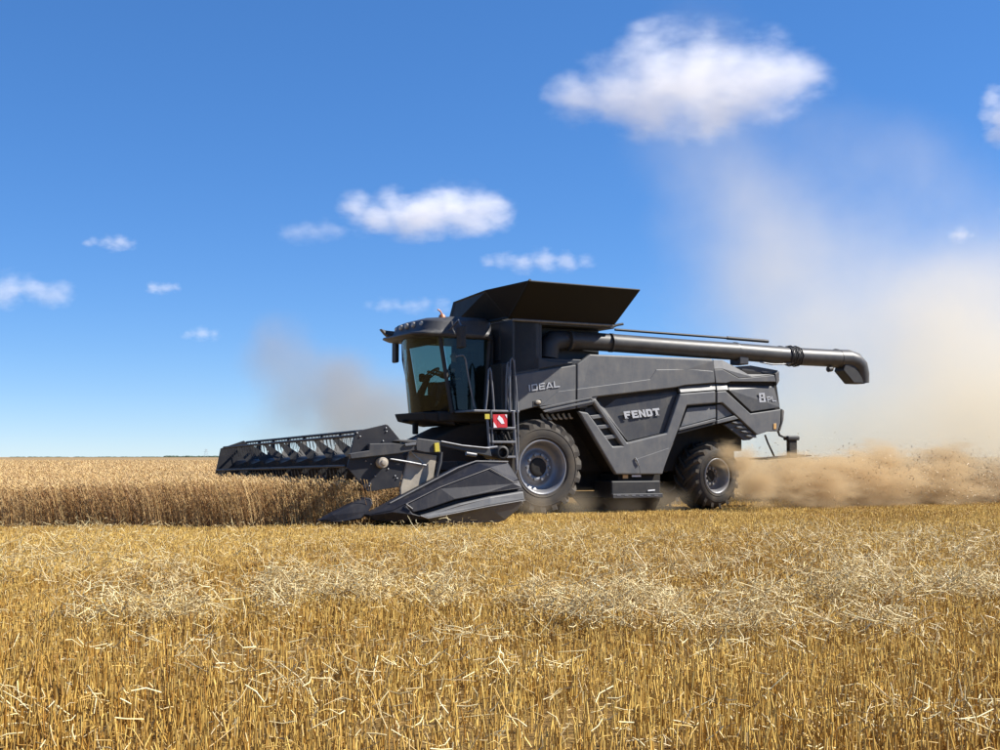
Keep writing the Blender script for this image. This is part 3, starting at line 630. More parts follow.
mb = MB(); n_ = len(rings[0]); vs_ = [v for rg in rings for v in rg]
mb.add(vs_, [(i * n_ + j, i * n_ + (j + 1) % n_, (i + 1) * n_ + (j + 1) % n_, (i + 1) * n_ + j) for i in range(len(rings) - 1) for j in range(n_)], True)
mb.add(rings[0], [tuple(range(n_ - 1, -1, -1))]); mb.add(rings[-1], [tuple(range(n_))])
sub(mb, 'cab_roof', 'paint_dark', .02)
for y_ in (.95, 1.3, 1.65, 2.0, 2.35):
    lm = MB(); lm.lathe([(.001, -.03), (.06, -.027), (.08, -.015), (.085, .02)], 16); o = sub(lm, 'work_light', 'cream')
    o.rotation_euler = (0, 0, R(-90 - 6 * (CY - y_))); o.rotation_euler = (0, 0, R(-90)); o.location = (-1.55 + .12 * ((y_ - CY) / 1.0) ** 2, y_, 4.285 - .03 * (y_ - CY) ** 2); o.scale = (1.0, 1, .8)
mbk = [(380.6, 328.6, 2.75), (386, 330.4, 2.75), (397, 331.5, 2.5), (400, 339, 2.4), (391, 339.4, 2.7), (385, 334, 2.75)]
fr = [P(*p) for p in mbk]; sub(MB().skinprism(fr, [v + Vector((.05, .22, 0)) for v in fr]), 'mirror_bracket', 'black', .015)
bc = MB(); q = P(442, 318.5, .95); bc.tube([q + Vector((0, 0, -.05)), q + Vector((0, 0, .06)), q + Vector((0, 0, .1))], [.075, .075, .04], 12); bc.tube([q + Vector((0, 0, .1)), q + Vector((-.05, 0, .17)), q + Vector((-.11, 0, .2))], .018, 6); sub(bc, 'beacon', 'orange')
# near mirror and far mirror
q = P(461.5, 336.5, .15); sub(MB().box(q.x - .06, q.x + .06, .02, .3, q.z - .26, q.z + .24), 'mirror', 'black', .035, 3)
sub(MB().tube([(q.x, .15, q.z + .22), (q.x, .3, q.z + .38), (q.x - .1, .62, 4.1)], .022, 6), 'mirror_arm', 'rail')
q = P(395.5, 352, 2.95); sub(MB().box(q.x - .05, q.x + .05, 2.83, 3.07, q.z - .26, q.z + .24), 'mirror', 'black', .035, 3)
sub(MB().tube([(q.x, 2.95, q.z + .22), (q.x, 2.9, q.z + .36), (q.x + .1, 2.72, 4.1)], .022, 6), 'mirror_arm', 'black')
# grab rails on the far front corner
sub(MB().tube([P(402, 341, 2.3), P(402.6, 360, 2.3), P(406, 378, 2.3), P(409, 382, 2.3)], .018, 6), 'wiper_arm', 'black')
sub(MB().tube([P(406, 340, 1.9), P(408, 352, 1.9), P(406.6, 368, 1.9), P(410, 392, 1.9), P(414, 403, 1.9)], .016, 6), 'wiper_arm', 'black')
# inside: seat, console, steering wheel
st = MB(); st.box(-.55, .0, 1.38, 1.92, 2.72, 2.86); st.box(-.06, .08, 1.38, 1.92, 2.86, 3.52); st.box(-.05, .06, 1.5, 1.8, 3.54, 3.76); st.box(-.4, -.1, 1.45, 1.85, 2.32, 2.72); sub(st, 'seat', 'black', .05, 3)
cn = MB(); cn.box(-.75, -.1, 2.0, 2.25, 2.32, 3.05); cn.box(-1.3, -.95, 1.35, 1.95, 2.32, 2.7); cn.box(-1.0, -.85, 2.1, 2.2, 3.05, 3.25); sub(cn, 'console', 'under', .04)
sub(MB().tube([(-1.25, CY, 2.6), (-1.0, CY, 3.12), (-.98, CY, 3.17)], [.1, .06, .05], 10), 'steering_column', 'black')
sw = MB(); cc = Vector((-.93, CY, 3.2)); e1 = Vector((0, 1, 0)); e2 = Vector((.75, 0, .66)).normalized()
sw.tube([cc + (e1 * math.cos(2 * math.pi * k / 24) + e2 * math.sin(2 * math.pi * k / 24)) * .23 for k in range(25)], .02, 8)
for k in range(3): aa = R(90 + 120 * k); sw.tube([cc, cc + (e1 * math.cos(aa) + e2 * math.sin(aa)) * .23], .018, 6)
sub(sw, 'steering_wheel', 'black')
sun_v = MB().box(-1.2, -1.15, .85, 2.45, 3.84, 3.96); sub(sun_v, 'sun_blind', 'black')
# cab front deck and hanging lamp
sub(MB().skinprism([Vector((-1.5, .85, 2.3)), Vector((-.9, .75, 2.3)), Vector((-.7, .75, 2.0)), Vector((-1.42, .85, 2.12))], [Vector((-1.5, 2.45, 2.3)), Vector((-.9, 2.55, 2.3)), Vector((-.7, 2.55, 2.0)), Vector((-1.42, 2.45, 2.12))]), 'front_deck', 'under', .03)
sub(MB().tube([P(402, 420.8, 1.9), P(414, 421.2, 1.9)], .03, 6), 'lamp_bracket', 'under')
q = P(415.6, 427, 1.9); sub(MB().box(q.x - .06, q.x + .06, 1.85, 1.98, q.z - .17, q.z + .16), 'front_lamp', 'under', .03)
# --- platform, rails, ladder
q0 = P(474, 409.5, -.25); q1 = P(515, 412.5, -.25)
part(MB().box(q0.x, .36, -.25, .75, q1.z, q0.z), 'platform', 'rail', bev=.01)
bd = MB().box(.1, .3, .1, .8, 2.2, 3.4); part(bd, 'ladder_back_panel', 'black', bev=.03)
def rail(pts, y, r_=.02): part(MB().tube([P(a_, b_, y) for a_, b_ in pts], r_, 8), 'handrail', 'rail')
rail([(456, 356.5), (460, 355.2), (463.5, 355.5), (465.6, 359), (468, 374), (471, 390), (474, 406), (476, 410)], .3)
rail([(485.5, 411), (487.2, 395), (488.6, 370), (489.8, 367.5), (491, 372), (493, 395), (494, 411)], -.2, .022)
rail([(506, 411), (506.2, 380), (507.2, 364), (508.5, 362)], -.2, .018)
rail([(510, 411), (509.6, 380), (510.5, 360), (512, 357.8), (514, 362), (516, 385), (517.6, 411), (518.2, 450), (517, 468), (515.5, 474)], -.25, .02)
rail([(515.6, 411), (515.2, 385), (514.4, 360)], -.1, .016)
hs_ = MB()
for k in range(3): hs_.tube([P(507.5 + k * 1.6, 364 + k * 3, -.05), P(508.6 + k, 380, -.08), P(507 + k * 2, 396, -.05), P(509 + k, 410, -.02)], .02, 6)
part(hs_, 'hydraulic_hose', 'rail')
lad = part(MB().tube([P(487, 414, -.28), P(489.8, 450, -.28), P(491, 470, -.28)], .032, 8), 'ladder', 'rail')
MB().tube([P(491, 410, -.28), P(493, 450, -.28), P(494, 470, -.28)], .022, 8).build('ladder_stile', M['rail'], lad)
MB().tube([P(513, 411, -.28), P(515.5, 450, -.28), P(516.6, 470, -.28)], .036, 8).build('ladder_stile', M['rail'], lad)
for py in (428, 442, 457): 
    p0, p1 = P(491, py, -.28), P(514.5, py, -.28)
    MB().box(p0.x, p1.x, -.34, -.12, p0.z - .025, p0.z + .025).build('ladder_step', M['rail'], lad, .008)
mu = MB()
for k in range(5): mu.tube([P(495 + k * 3, 432 + (k % 2) * 3, -.05), P(497 + k * 3.2, 440, -.1), P(494 + k * 4, 452, -.05)], .03, 6)
part(mu, 'hydraulic_hose', 'under')
wbd = panel('warning_board', [(493, 414.4), (507, 414.2), (507.4, 427.4), (493.6, 428)], -.36, .02, M['red'], H, 0)
for pl in ([(493.2, 414.6), (496.8, 414.5), (493.4, 418.5)], [(499.5, 414.5), (504, 414.4), (507, 420.5), (507.2, 425.5), (503.5, 421)], [(493.4, 421), (498.6, 427.6), (493.8, 427.8)]):
    pass
panel('warning_stripe', [(498.4, 414.6), (503.2, 414.5), (502.0, 427.3), (497.4, 427.6)], -.363, .003, M['red'], wbd, 0).data.materials[0] = M['red']
panel('warning_stripe', [(499.0, 415.2), (502.6, 418.5), (504.6, 423.6), (501.6, 423.9), (497.4, 418.8)], -.368, .004, M['white'], wbd, 0)
panel('warning_stripe', [(493.6, 421.8), (497.2, 427.5), (493.8, 427.7)], -.368, .004, M['white'], wbd, 0)
panel('warning_stripe', [(505, 414.6), (506.9, 414.5), (507, 418.6)], -.368, .004, M['white'], wbd, 0)
panel('ladder_marker', [(485, 414), (489.6, 414), (489.8, 419), (485.2, 419)], -.33, .02, M['yellow'], H, 0)

# --- feeder house
fh = [Vector((.5, .88, 2.15)), Vector((-.55, .88, 2.0)), Vector((-2.55, .88, 1.1)), Vector((-2.6, .88, .3)), Vector((-2.2, .88, .25)), Vector((.5, .88, 1.0))]
part(MB().skinprism(fh, [Vector((v.x, 2.42, v.z)) for v in fh]), 'feeder_house', 'under', bev=.03)

# --- header, with a slight roll: its far end hangs lower
def hz(y): return -.018 * (y + 3.4)
YN, YF = -3.42, 5.2
def Hp(x, y, z): return Vector((x, y, z + hz(y)))
def hbox(mb, x0, x1, y0, y1, z0, z1):
    v = [Hp(x, y, z) for x in (x0, x1) for y in (y0, y1) for z in (z0, z1)]
    return mb.add(v, [(0, 1, 3, 2), (4, 6, 7, 5), (0, 4, 5, 1), (2, 3, 7, 6), (0, 2, 6, 4), (1, 5, 7, 3)])
hd = MB(); hbox(hd, -2.66, -2.6, YN, YF, .28, 1.12); hbox(hd, -4.3, -2.6, YN, YF, .22, .28); hbox(hd, -2.72, -2.52, YN, YF, 1.06, 1.22)
header = part(hd, 'header', 'under', bev=.01)
def hs2(mb, name, m, bev=0, seg=2): return mb.build(name, M[m], header, bev, seg)
cb = MB(); hbox(cb, -4.42, -4.28, YN, YF, .17, .22)
for k in range(84):
    y = YN + .05 + k * .103; cb.add([Hp(-4.4, y - .03, .21), Hp(-4.4, y + .03, .21), Hp(-4.56, y, .17), Hp(-4.4, y, .16)], [(0, 1, 2), (0, 2, 3), (1, 3, 2)])
hs2(cb, 'cutter_bar', 'rail')
ha = MB(); ha.tube([Hp(-3.2, YN + .05, .65), Hp(-3.2, YF - .05, .65)], .2, 16)
for s_, y0_, y1_ in ((1, YN + .1, 1.0), (-1, 2.3, YF - .1)):
    n2 = int(abs(y1_ - y0_) / .55 * 16)
    vs_ = []
    for k in range(n2 + 1):
        y = y0_ + (y1_ - y0_) * k / n2; aa = s_ * 2 * math.pi * k / 16
        for r_ in (.2, .33): vs_.append(Hp(-3.2 + r_ * math.cos(aa), y, .65 + r_ * math.sin(aa)))
    ha.add(vs_, [(2 * k, 2 * k + 1, 2 * k + 3, 2 * k + 2) for k in range(n2)])
hs2(ha, 'header_auger', 'rail')
es = MB(); ep = [P(409.6, 451.5, YN), P(437, 455.5, YN), P(433, 480, YN), P(401, 500, YN), P(400.5, 488, YN), P(405, 470, YN)]
es.skinprism(ep, [Vector((v.x, YN + .06, v.z)) for v in ep]); hs2(es, 'end_sheet', 'beige', .01)
e2_ = MB(); ep = [(-2.6, 1.1), (-3.2, 1.0), (-4.3, .5), (-4.4, .15), (-2.6, .2)]
e2_.skinprism([Hp(x, YF, z) for x, z in ep], [Hp(x, YF + .06, z) for x, z in ep]); hs2(e2_, 'end_sheet', 'under', .01)
e3 = MB(); ep = [(-2.6, 1.0), (-3.2, .95), (-4.2, .45), (-4.3, .15), (-2.6, .2)]
e3.skinprism([Hp(x, YN + .0, z) for x, z in ep], [Hp(x, YN + .05, z) for x, z in ep]); hs2(e3, 'end_sheet', 'under', .01)
# crop divider on the near end, faceted
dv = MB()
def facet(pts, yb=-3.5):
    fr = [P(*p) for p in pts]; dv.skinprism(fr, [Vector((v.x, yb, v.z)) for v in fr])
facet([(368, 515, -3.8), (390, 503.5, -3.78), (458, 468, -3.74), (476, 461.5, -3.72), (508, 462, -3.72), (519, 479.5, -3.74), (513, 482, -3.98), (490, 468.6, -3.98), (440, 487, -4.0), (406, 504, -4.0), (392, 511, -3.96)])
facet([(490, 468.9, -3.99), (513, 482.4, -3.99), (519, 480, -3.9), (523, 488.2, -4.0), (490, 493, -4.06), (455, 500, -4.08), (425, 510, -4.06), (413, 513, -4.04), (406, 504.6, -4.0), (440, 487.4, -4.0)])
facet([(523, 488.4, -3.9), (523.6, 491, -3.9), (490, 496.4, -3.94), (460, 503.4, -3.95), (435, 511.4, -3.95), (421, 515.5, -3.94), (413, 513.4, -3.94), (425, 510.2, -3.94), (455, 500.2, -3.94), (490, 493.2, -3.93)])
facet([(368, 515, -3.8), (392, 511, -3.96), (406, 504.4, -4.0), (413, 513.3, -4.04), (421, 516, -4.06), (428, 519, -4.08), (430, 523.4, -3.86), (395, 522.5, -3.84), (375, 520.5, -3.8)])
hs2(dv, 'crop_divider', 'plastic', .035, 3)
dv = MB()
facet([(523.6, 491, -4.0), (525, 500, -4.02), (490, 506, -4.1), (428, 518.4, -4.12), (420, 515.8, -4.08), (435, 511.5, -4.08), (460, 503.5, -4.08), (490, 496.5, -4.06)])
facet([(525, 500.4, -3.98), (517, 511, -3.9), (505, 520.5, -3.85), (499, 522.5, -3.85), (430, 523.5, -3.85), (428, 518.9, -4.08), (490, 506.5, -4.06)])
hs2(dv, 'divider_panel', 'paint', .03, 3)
part_edge = MB()
part_edge.tube([P(420.5, 515.8, -4.1), P(428, 518.5, -4.13), P(490, 506.2, -4.12), P(525, 500.2, -4.04)], .012, 5)
part_edge.tube([P(390, 503.2, -3.79), P(458, 467.7, -3.76), P(476, 461.2, -3.74), P(508, 461.7, -3.74)], .015, 5)
part_edge.tube([P(406, 504.2, -4.02), P(440, 487.2, -4.02), P(490, 468.4, -4.0), P(513, 482, -4.0), P(518.6, 481.6, -3.96)], .008, 5)
part_edge.tube([P(406.5, 504.5, -4.03), P(412.5, 509, -4.05)], .014, 5)
hs2(part_edge, 'divider_edge', 'edge')  # thin pale grey beads along the divider's creases
dn = MB(); fr = [P(318, 521, -3.45), P(332, 513.5, -3.5), P(366, 497.3, -3.55), P(371, 498, -3.55), P(373.5, 503, -3.6), P(369, 512, -3.62), P(362, 519.5, -3.6), P(340, 522, -3.55)]
dn.skinprism(fr, [Vector((v.x, -3.3, v.z)) for v in fr]); hs2(dn, 'divider_nose', 'plastic', .03)
dn = MB(); dn.add([(-5.5, YF - .1, -.1 + .2), (-4.3, YF - .1, .75), (-4.2, YF + .25, .75), (-4.2, YF + .3, .1), (-4.3, YF - .1, .1)], [(0, 1, 2), (0, 2, 3), (0, 3, 4), (0, 4, 1), (1, 4, 3, 2)]); hs2(dn, 'divider_nose', 'paint_dark', .01)
# reel
RX, RZ, RR = -4.37, 1.264, .57
ANG = [R(133 + 60 * k) for k in range(6)]
hs2(MB().tube([Hp(RX, YN, RZ), Hp(RX, YF, RZ)], .125, 20), 'reel_tube', 'navy')
ypos = [YN + .03 + k * (YF - YN - .06) / 8 for k in range(9)]
for k, y in enumerate(ypos[1:-1]):
    sd = MB(); n6 = 6; rO = .44
    ring = [Hp(RX + rO * math.cos(a_), y, RZ + rO * math.sin(a_)) for a_ in ANG]; inn = [Hp(RX + .13 * math.cos(a_), y - .28, RZ + .13 * math.sin(a_)) for a_ in ANG]; inn2 = [Hp(RX + .13 * math.cos(a_), y + .06, RZ + .13 * math.sin(a_)) for a_ in ANG]
    for j in range(6):   # six triangular arms, a gap between them
        a_ = ANG[j]; tip = Hp(RX + RR * math.cos(a_), y, RZ + RR * math.sin(a_))
        l_ = Hp(RX + .2 * math.cos(a_ - .55), y - .16, RZ + .2 * math.sin(a_ - .55)); r2 = Hp(RX + .2 * math.cos(a_ + .55), y - .16, RZ + .2 * math.sin(a_ + .55)); m2 = Hp(RX + .12 * math.cos(a_), y + .12, RZ + .12 * math.sin(a_))
        l3 = Hp(RX + .1 * math.cos(a_ - .8), y - .3, RZ + .1 * math.sin(a_ - .8)); r3 = Hp(RX + .1 * math.cos(a_ + .8), y - .3, RZ + .1 * math.sin(a_ + .8))
        t2 = [tip + Vector((.03 * math.sin(a_), 0, -.03 * math.cos(a_))), tip - Vector((.03 * math.sin(a_), 0, -.03 * math.cos(a_)))]
        sd.add([t2[0], t2[1], r2, l_, m2, r3, l3], [(0, 1, 2, 3), (0, 3, 4), (1, 4, 2), (0, 4, 1), (3, 2, 5, 6), (3, 6, 4), (2, 4, 5)])
    hs2(sd, 'reel_spider', 'black')
for j, a_ in enumerate(ANG):
    bt = MB(); cx_, cz_ = RX + RR * math.cos(a_), RZ + RR * math.sin(a_)
    bt.tube([Hp(cx_, YN + .02, cz_), Hp(cx_, YF - .02, cz_)], .028, 8)
    bat = hs2(bt, 'reel_bat', 'black')
    tn = MB(); y = YN + .08
    while y < YF - .05:
        for dx in (-.012,):
            tn.tube([Hp(cx_, y, cz_), Hp(cx_ + .02, y, cz_ - .12), Hp(cx_ + .05, y, cz_ - .25)], [.01, .008, .005], 3, False)
        y += .2
    # plastic finger carriers, joined: far more than can be picked apart
    o = hs2(tn, 'reel_tine', 'black'); o['kind'] = 'stuff'
# lower comb beam just over the crop
# near end plate
pp = [(355, 431.6), (386, 424.4), (388, 424.8), (399.6, 438.8), (405, 463), (399, 487), (369, 491.8), (366, 490), (347, 467.6), (349.6, 458)]
ep_ = MB(); fr = [P(*p, YN - .05) for p in pp]; ep_.skinprism(fr, [Vector((v.x, YN - .01, v.z)) for v in fr]); hs2(ep_, 'reel_end_plate', 'plate', .008)
for q in ((357, 433), (360, 436.5), (386, 428), (386.5, 431.5), (383, 441), (368, 445), (372, 448.5), (394, 446), (350.5, 456), (371, 464), (375, 476), (370, 484), (369, 486), (395, 476), (397, 478.5), (388, 469), (366, 461), (405, 449)):
    c0 = P(q[0], q[1], YN - .055); hs2(MB().lathe([(.001, -.014), (.014, -.012), (.017, .004)], 8, c0), 'bolt', 'steel')
ep_ = MB(); fr = [Hp(RX + .6 * math.cos(a_ + .1), YF + .02, RZ + .6 * math.sin(a_ + .1)) for a_ in ANG]; ep_.skinprism(fr, [v + Vector((0, .04, 0)) for v in fr]); hs2(ep_, 'reel_end_plate', 'plate', .008)
def beam(name, pts, y0, y1, m, bev=.012):
    fr = [P(*p, y0) for p in pts]; return hs2(MB().skinprism(fr, [Vector((v.x, y1, v.z)) for v in fr]), name, m, bev)
beam('reel_arm', [(349.6, 453.5), (369, 450.4), (369.5, 443.6), (394, 443), (417, 444.6), (417, 450), (398, 453.6), (351, 459)], YN - .16, YN - .06, 'paint_dark')
beam('reel_arm', [(395, 441), (400, 439.4), (416, 440.2), (417.5, 438), (440, 441), (441, 453), (425, 452.5), (416.5, 450.5), (416, 444)], YN - .18, YN - .04, 'paint_dark')
beam('arm_pad', [(405, 443.6), (416, 442.6), (416, 445), (405.6, 446.2)], YN - .2, YN - .17, 'rail', .006)
beam('reflector', [(434.6, 443.4), (439, 442.6), (440, 451.6), (435.2, 452)], YN - .22, YN - .18, 'yellow', .004)
beam('reel_arm', [(440, 441.5), (460, 445.4), (490, 448), (492, 456.6), (470, 452), (441, 446)], YN - .1, YN, 'paint_dark')
hs2(MB().tube([P(441, 441.5, YN - .12), P(462, 445.6, YN - .12), P(489, 448.4, YN - .12)], .02, 6), 'hydraulic_pipe', 'rail')
hs2(MB().tube([P(466, 453.4, YN - .08), P(476, 455, YN - .08)], .04, 8), 'hydraulic_ram', 'rail')
hs2(MB().tube([P(441.5, 452, YN - .12), P(440, 462, YN - .12), P(436, 478, YN - .12)], [.025, .04, .03], 8), 'hydraulic_ram', 'paint_dark')
hs2(MB().tube([P(390, 459, YN - .1), P(408, 462, YN - .1), P(426, 465.4, YN - .1)], .02, 8), 'hydraulic_ram', 'steel')
hs2(MB().tube([P(409, 450, YN - .07), P(420, 460, YN - .07), P(425, 466, YN - .07)], .016, 6), 'hydraulic_ram', 'steel')
c0 = P(381, 462.6, YN - .06); mm = MB(); mm.lathe([(.001, -.16), (.05, -.16), (.055, -.12), (.095, -.12), (.1, .02)], 20, c0); hs2(mm, 'reel_motor', 'beige', .008)
c0 = P(500.5, 452.6, YN + .05); rg = MB(); rg.lathe([(.09, -.1), (.128, -.1), (.128, .5), (.09, .5), (.09, -.1)], 24, c0); hs2(rg, 'drive_shaft_guard', 'black')
rg = MB(); rg.lathe([(.001, .0), (.088, .0), (.088, .4)], 20, c0); hs2(rg, 'drive_shaft', 'black')
hs2(MB().tube([P(480, 449, YN), P(497, 447, YN)], .03, 6), 'hydraulic_pipe', 'rail')

# --- cut crop lying on the header floor, being swept in
parts = []
n = 5200; lx = rng.uniform(-4.5, -3.0, n); ly = rng.uniform(-3.2, 5.0, n)
x = ORIGIN.x + lx * XA.x + ly * YA.x; y = ORIGIN.y + lx * XA.y + ly * YA.y
litter(x, y, rng.uniform(.25, .62, n) + .1 * (lx + 4.5), rng.uniform(.3, .7, n), np.full(n, .004), np.clip(rng.normal(.4, .25, n), 0, 1), .7)
tag(mesh_np('cut_wheat', *merge(parts), M['wheat']), 'freshly cut wheat stalks lying on the header floor behind the reel', 'wheat', kind='stuff')

# --- driver
D = empty('person', toW((-.28, CY, 2.88)), TH)
tag(D, 'seated driver in a dark shirt holding the steering wheel in the cab', 'person')
def skin_fig(name, chains, m, parent, root=0):
    vs_, es_, rs_ = [], [], []; idx = {}
    for ch in chains:
        prev = None
        for key, co, r_ in ch:
            if key not in idx: idx[key] = len(vs_); vs_.append(co); rs_.append(r_)
            if prev is not None: es_.append((prev, idx[key]))
            prev = idx[key]
    me = bpy.data.meshes.new(name); me.from_pydata(vs_, es_, []); o = link(name, me, m, parent)
    sm = o.modifiers.new('skin', 'SKIN')
    if not me.skin_vertices: 
        me.attributes
    for i, sv in enumerate(me.skin_vertices[0].data): sv.radius = (rs_[i], rs_[i]); sv.use_root = (i == root)
    o.modifiers.new('sub', 'SUBSURF').levels = 1; o.modifiers['sub'].render_levels = 2; sm.use_smooth_shade = True
    return o
def mk_body(k=0.0, arms=True, legs=True, headn=True):
    ch = [[('pel', (0, 0, .1), .13 + k), ('waist', (.02, 0, .27), .12 + k), ('chest', (.0, 0, .45), .145 + k), ('neckb', (-.02, 0, .57), .085 + k)]]
    if headn: ch[0] += [('neck', (-.04, 0, .63), .05), ('head1', (-.06, 0, .7), .075), ('head2', (-.055, 0, .79), .085), ('head3', (-.04, 0, .86), .06)]
    for s_ in (-1, 1):
        if arms:
            c_ = [('neckb', (-.02, 0, .57), .085), ('sh%d' % s_, (-.02, s_ * .19, .53), .062 + k), ('el%d' % s_, (-.12, s_ * .25, .27), .045 + k), ('fa%d' % s_, (-.33, s_ * .22, .33), .04 + k)]
            if headn: c_ += [('wr%d' % s_, (-.5, s_ * .2, .36), .028), ('pa%d' % s_, (-.57, s_ * .2, .375), .036)]
            ch.append(c_)
            if headn:
                for f_ in range(4):
                    zz = .36 + f_ * .012; ch.append([('pa%d' % s_, 0, 0), ('f%d%d' % (s_, f_), (-.62, s_ * (.195 + .018 * (f_ - 1.5)), zz + .03), .01), ('g%d%d' % (s_, f_), (-.655, s_ * (.19 + .018 * (f_ - 1.5)), zz - .005), .009)])
                ch.append([('pa%d' % s_, 0, 0), ('t%d' % s_, (-.585, s_ * .155, .395), .011), ('u%d' % s_, (-.62, s_ * .14, .39), .009)])
        if legs:
            c_ = [('pel', (0, 0, .1), .13), ('hip%d' % s_, (-.05, s_ * .1, .07), .1 + k), ('kn%d' % s_, (-.46, s_ * .16, .08), .068 + k), ('an%d' % s_, (-.56, s_ * .15, -.36), .045 + k)]
            if headn: c_ += [('toe%d' % s_, (-.72, s_ * .16, -.44), .045)]
            ch.append(c_)
    return ch
skin_fig('body', mk_body(), M['skin'], D)
skin_fig('shirt', mk_body(.018, True, False, False), M['shirt'], D)
skin_fig('trousers', [[('pel', (0, 0, .1), .15)]] + [[('pel', (0, 0, .1), .15), ('hip%d' % s_, (-.05, s_ * .1, .07), .118), ('kn%d' % s_, (-.46, s_ * .16, .08), .086), ('an%d' % s_, (-.55, s_ * .15, -.33), .063)] for s_ in (-1, 1)], M['trousers'], D)
skin_fig('hair', [[('a', (-.06, 0, .86), .055), ('b', (-.02, 0, .84), .085), ('c', (.015, 0, .76), .075)]], M['hair'], D)
fm = MB(); fm.add([(-.135, -.018, .73), (-.135, .018, .73), (-.168, 0, .735), (-.14, 0, .785)], [(0, 1, 2), (0, 2, 3), (1, 3, 2), (0, 3, 1)]); fm.build('nose', M['skin'], D)
for s_ in (-1, 1): fm = MB(); fm.lathe([(.001, -.012), (.01, -.006), (.012, .004)], 8); e_ = fm.build('eye', M['hair'], D); e_.rotation_euler = (0, 0, R(-90)); e_.location = (-.136, s_ * .032, .785)
fm = MB().box(-.138, -.12, -.024, .024, .698, .706); fm.build('mouth', M['hair'], D)
for s_ in (-1, 1): MB().lathe([(.001, -.014), (.026, -.01), (.028, .01)], 10, (-.045, s_ * .086, .775)).build('ear', M['skin'], D)

# ------------------------------------------------------------------ air: dust and clouds, each a volume with its own hull
def sm_volume(name, blobs, color, dens, nscale, amp, edge, aniso, step, seed, detail=4, stretch=(1, 1, 1), rough=.55, power=1.0):
    """density = smoothstep over the union of soft balls (x,y,z,r[,gain]) in the object's own space, broken up by fractal noise"""
    m = bpy.data.materials.new(name); m.use_nodes = True; n = m.node_tree; n.nodes.clear(); L = n.links.new
    out = n.nodes.new('ShaderNodeOutputMaterial'); pv = n.nodes.new('ShaderNodeVolumePrincipled'); L(pv.outputs[0], out.inputs['Volume'])
    pv.inputs['Color'].default_value = (*color, 1); pv.inputs['Anisotropy'].default_value = aniso
    tc = n.nodes.new('ShaderNodeTexCoord')
    def mth(op, a, b=None, c=None):
        q = n.nodes.new('ShaderNodeMath'); q.operation = op
        for i, v in enumerate((a, b, c)):
            if v is None: continue
            if isinstance(v, (int, float)): q.inputs[i].default_value = v
            else: L(v, q.inputs[i])
        return q.outputs[0]
    tn = n.nodes.new('ShaderNodeTexNoise'); tn.inputs['Scale'].default_value = nscale; tn.inputs['Detail'].default_value = detail; tn.inputs['Roughness'].default_value = rough
    mp_ = n.nodes.new('ShaderNodeMapping'); mp_.inputs['Location'].default_value = (seed * 3.1, seed * 1.7, seed); mp_.inputs['Scale'].default_value = stretch
    L(tc.outputs['Object'], mp_.inputs[0]); L(mp_.outputs[0], tn.inputs['Vector'])
    acc = None
    for b in blobs:
        vm = n.nodes.new('ShaderNodeVectorMath'); vm.operation = 'SUBTRACT'; L(tc.outputs['Object'], vm.inputs[0]); vm.inputs[1].default_value = b[:3]
        sc = n.nodes.new('ShaderNodeVectorMath'); sc.operation = 'MULTIPLY'; L(vm.outputs[0], sc.inputs[0]); sc.inputs[1].default_value = b[4] if len(b) > 4 else (1, 1, 1)
        ln = n.nodes.new('ShaderNodeVectorMath'); ln.operation = 'LENGTH'; L(sc.outputs[0], ln.inputs[0])
        f = mth('SUBTRACT', 1.0, mth('DIVIDE', ln.outputs['Value'], b[3]))
        if len(b) > 5: f = mth('MULTIPLY', f, b[5])
        acc = f if acc is None else mth('SMOOTH_MAX', acc, f, .12)
    f = mth('ADD', acc, mth('MULTIPLY', mth('SUBTRACT', tn.outputs['Fac'], .5), amp))
    mr = n.nodes.new('ShaderNodeMapRange'); mr.interpolation_type = 'SMOOTHSTEP'; L(f, mr.inputs['Value']); mr.inputs['From Min'].default_value = edge[0]; mr.inputs['From Max'].default_value = edge[1]
    d = mr.outputs[0]
    if power != 1: d = mth('POWER', d, power)
    # fade to nothing before the hull
    fade = n.nodes.new('ShaderNodeMapRange'); L(acc, fade.inputs['Value']); fade.inputs['From Min'].default_value = -.02; fade.inputs['From Max'].default_value = .12
    d = mth('MULTIPLY', mth('MULTIPLY', d, fade.outputs[0]), dens)
    L(d, pv.inputs['Density'])
    m.cycles.volume_step_rate = step
    return m
def hull(name, blobs, vox, m, loc=(0, 0, 0), floor=None):
    bm = bmesh.new()
    for b in blobs:
        s_ = b[4] if len(b) > 4 else (1, 1, 1); r_ = b[3] * 1.03
        mtx = Matrix.Translation(b[:3]) @ Matrix.Diagonal((r_ / s_[0], r_ / s_[1], r_ / s_[2], 1))
        bmesh.ops.create_icosphere(bm, subdivisions=3, radius=1, matrix=mtx)
    if floor is not None:
        for v in bm.verts: v.co.z = max(v.co.z, floor)
    me = bpy.data.meshes.new(name); bm.to_mesh(me); bm.free()
    o = link(name, me, m); o.location = loc
    r = o.modifiers.new('remesh', 'REMESH'); r.mode = 'VOXEL'; r.voxel_size = vox; r.use_smooth_shade = True
    return o
TAN = (.95, .87, .69)
def Wl(px, py, d, r, s=(1, 1, 1), g=1.0): v = W(px, py, d); return (v.x, v.y, v.z, r, s, g)
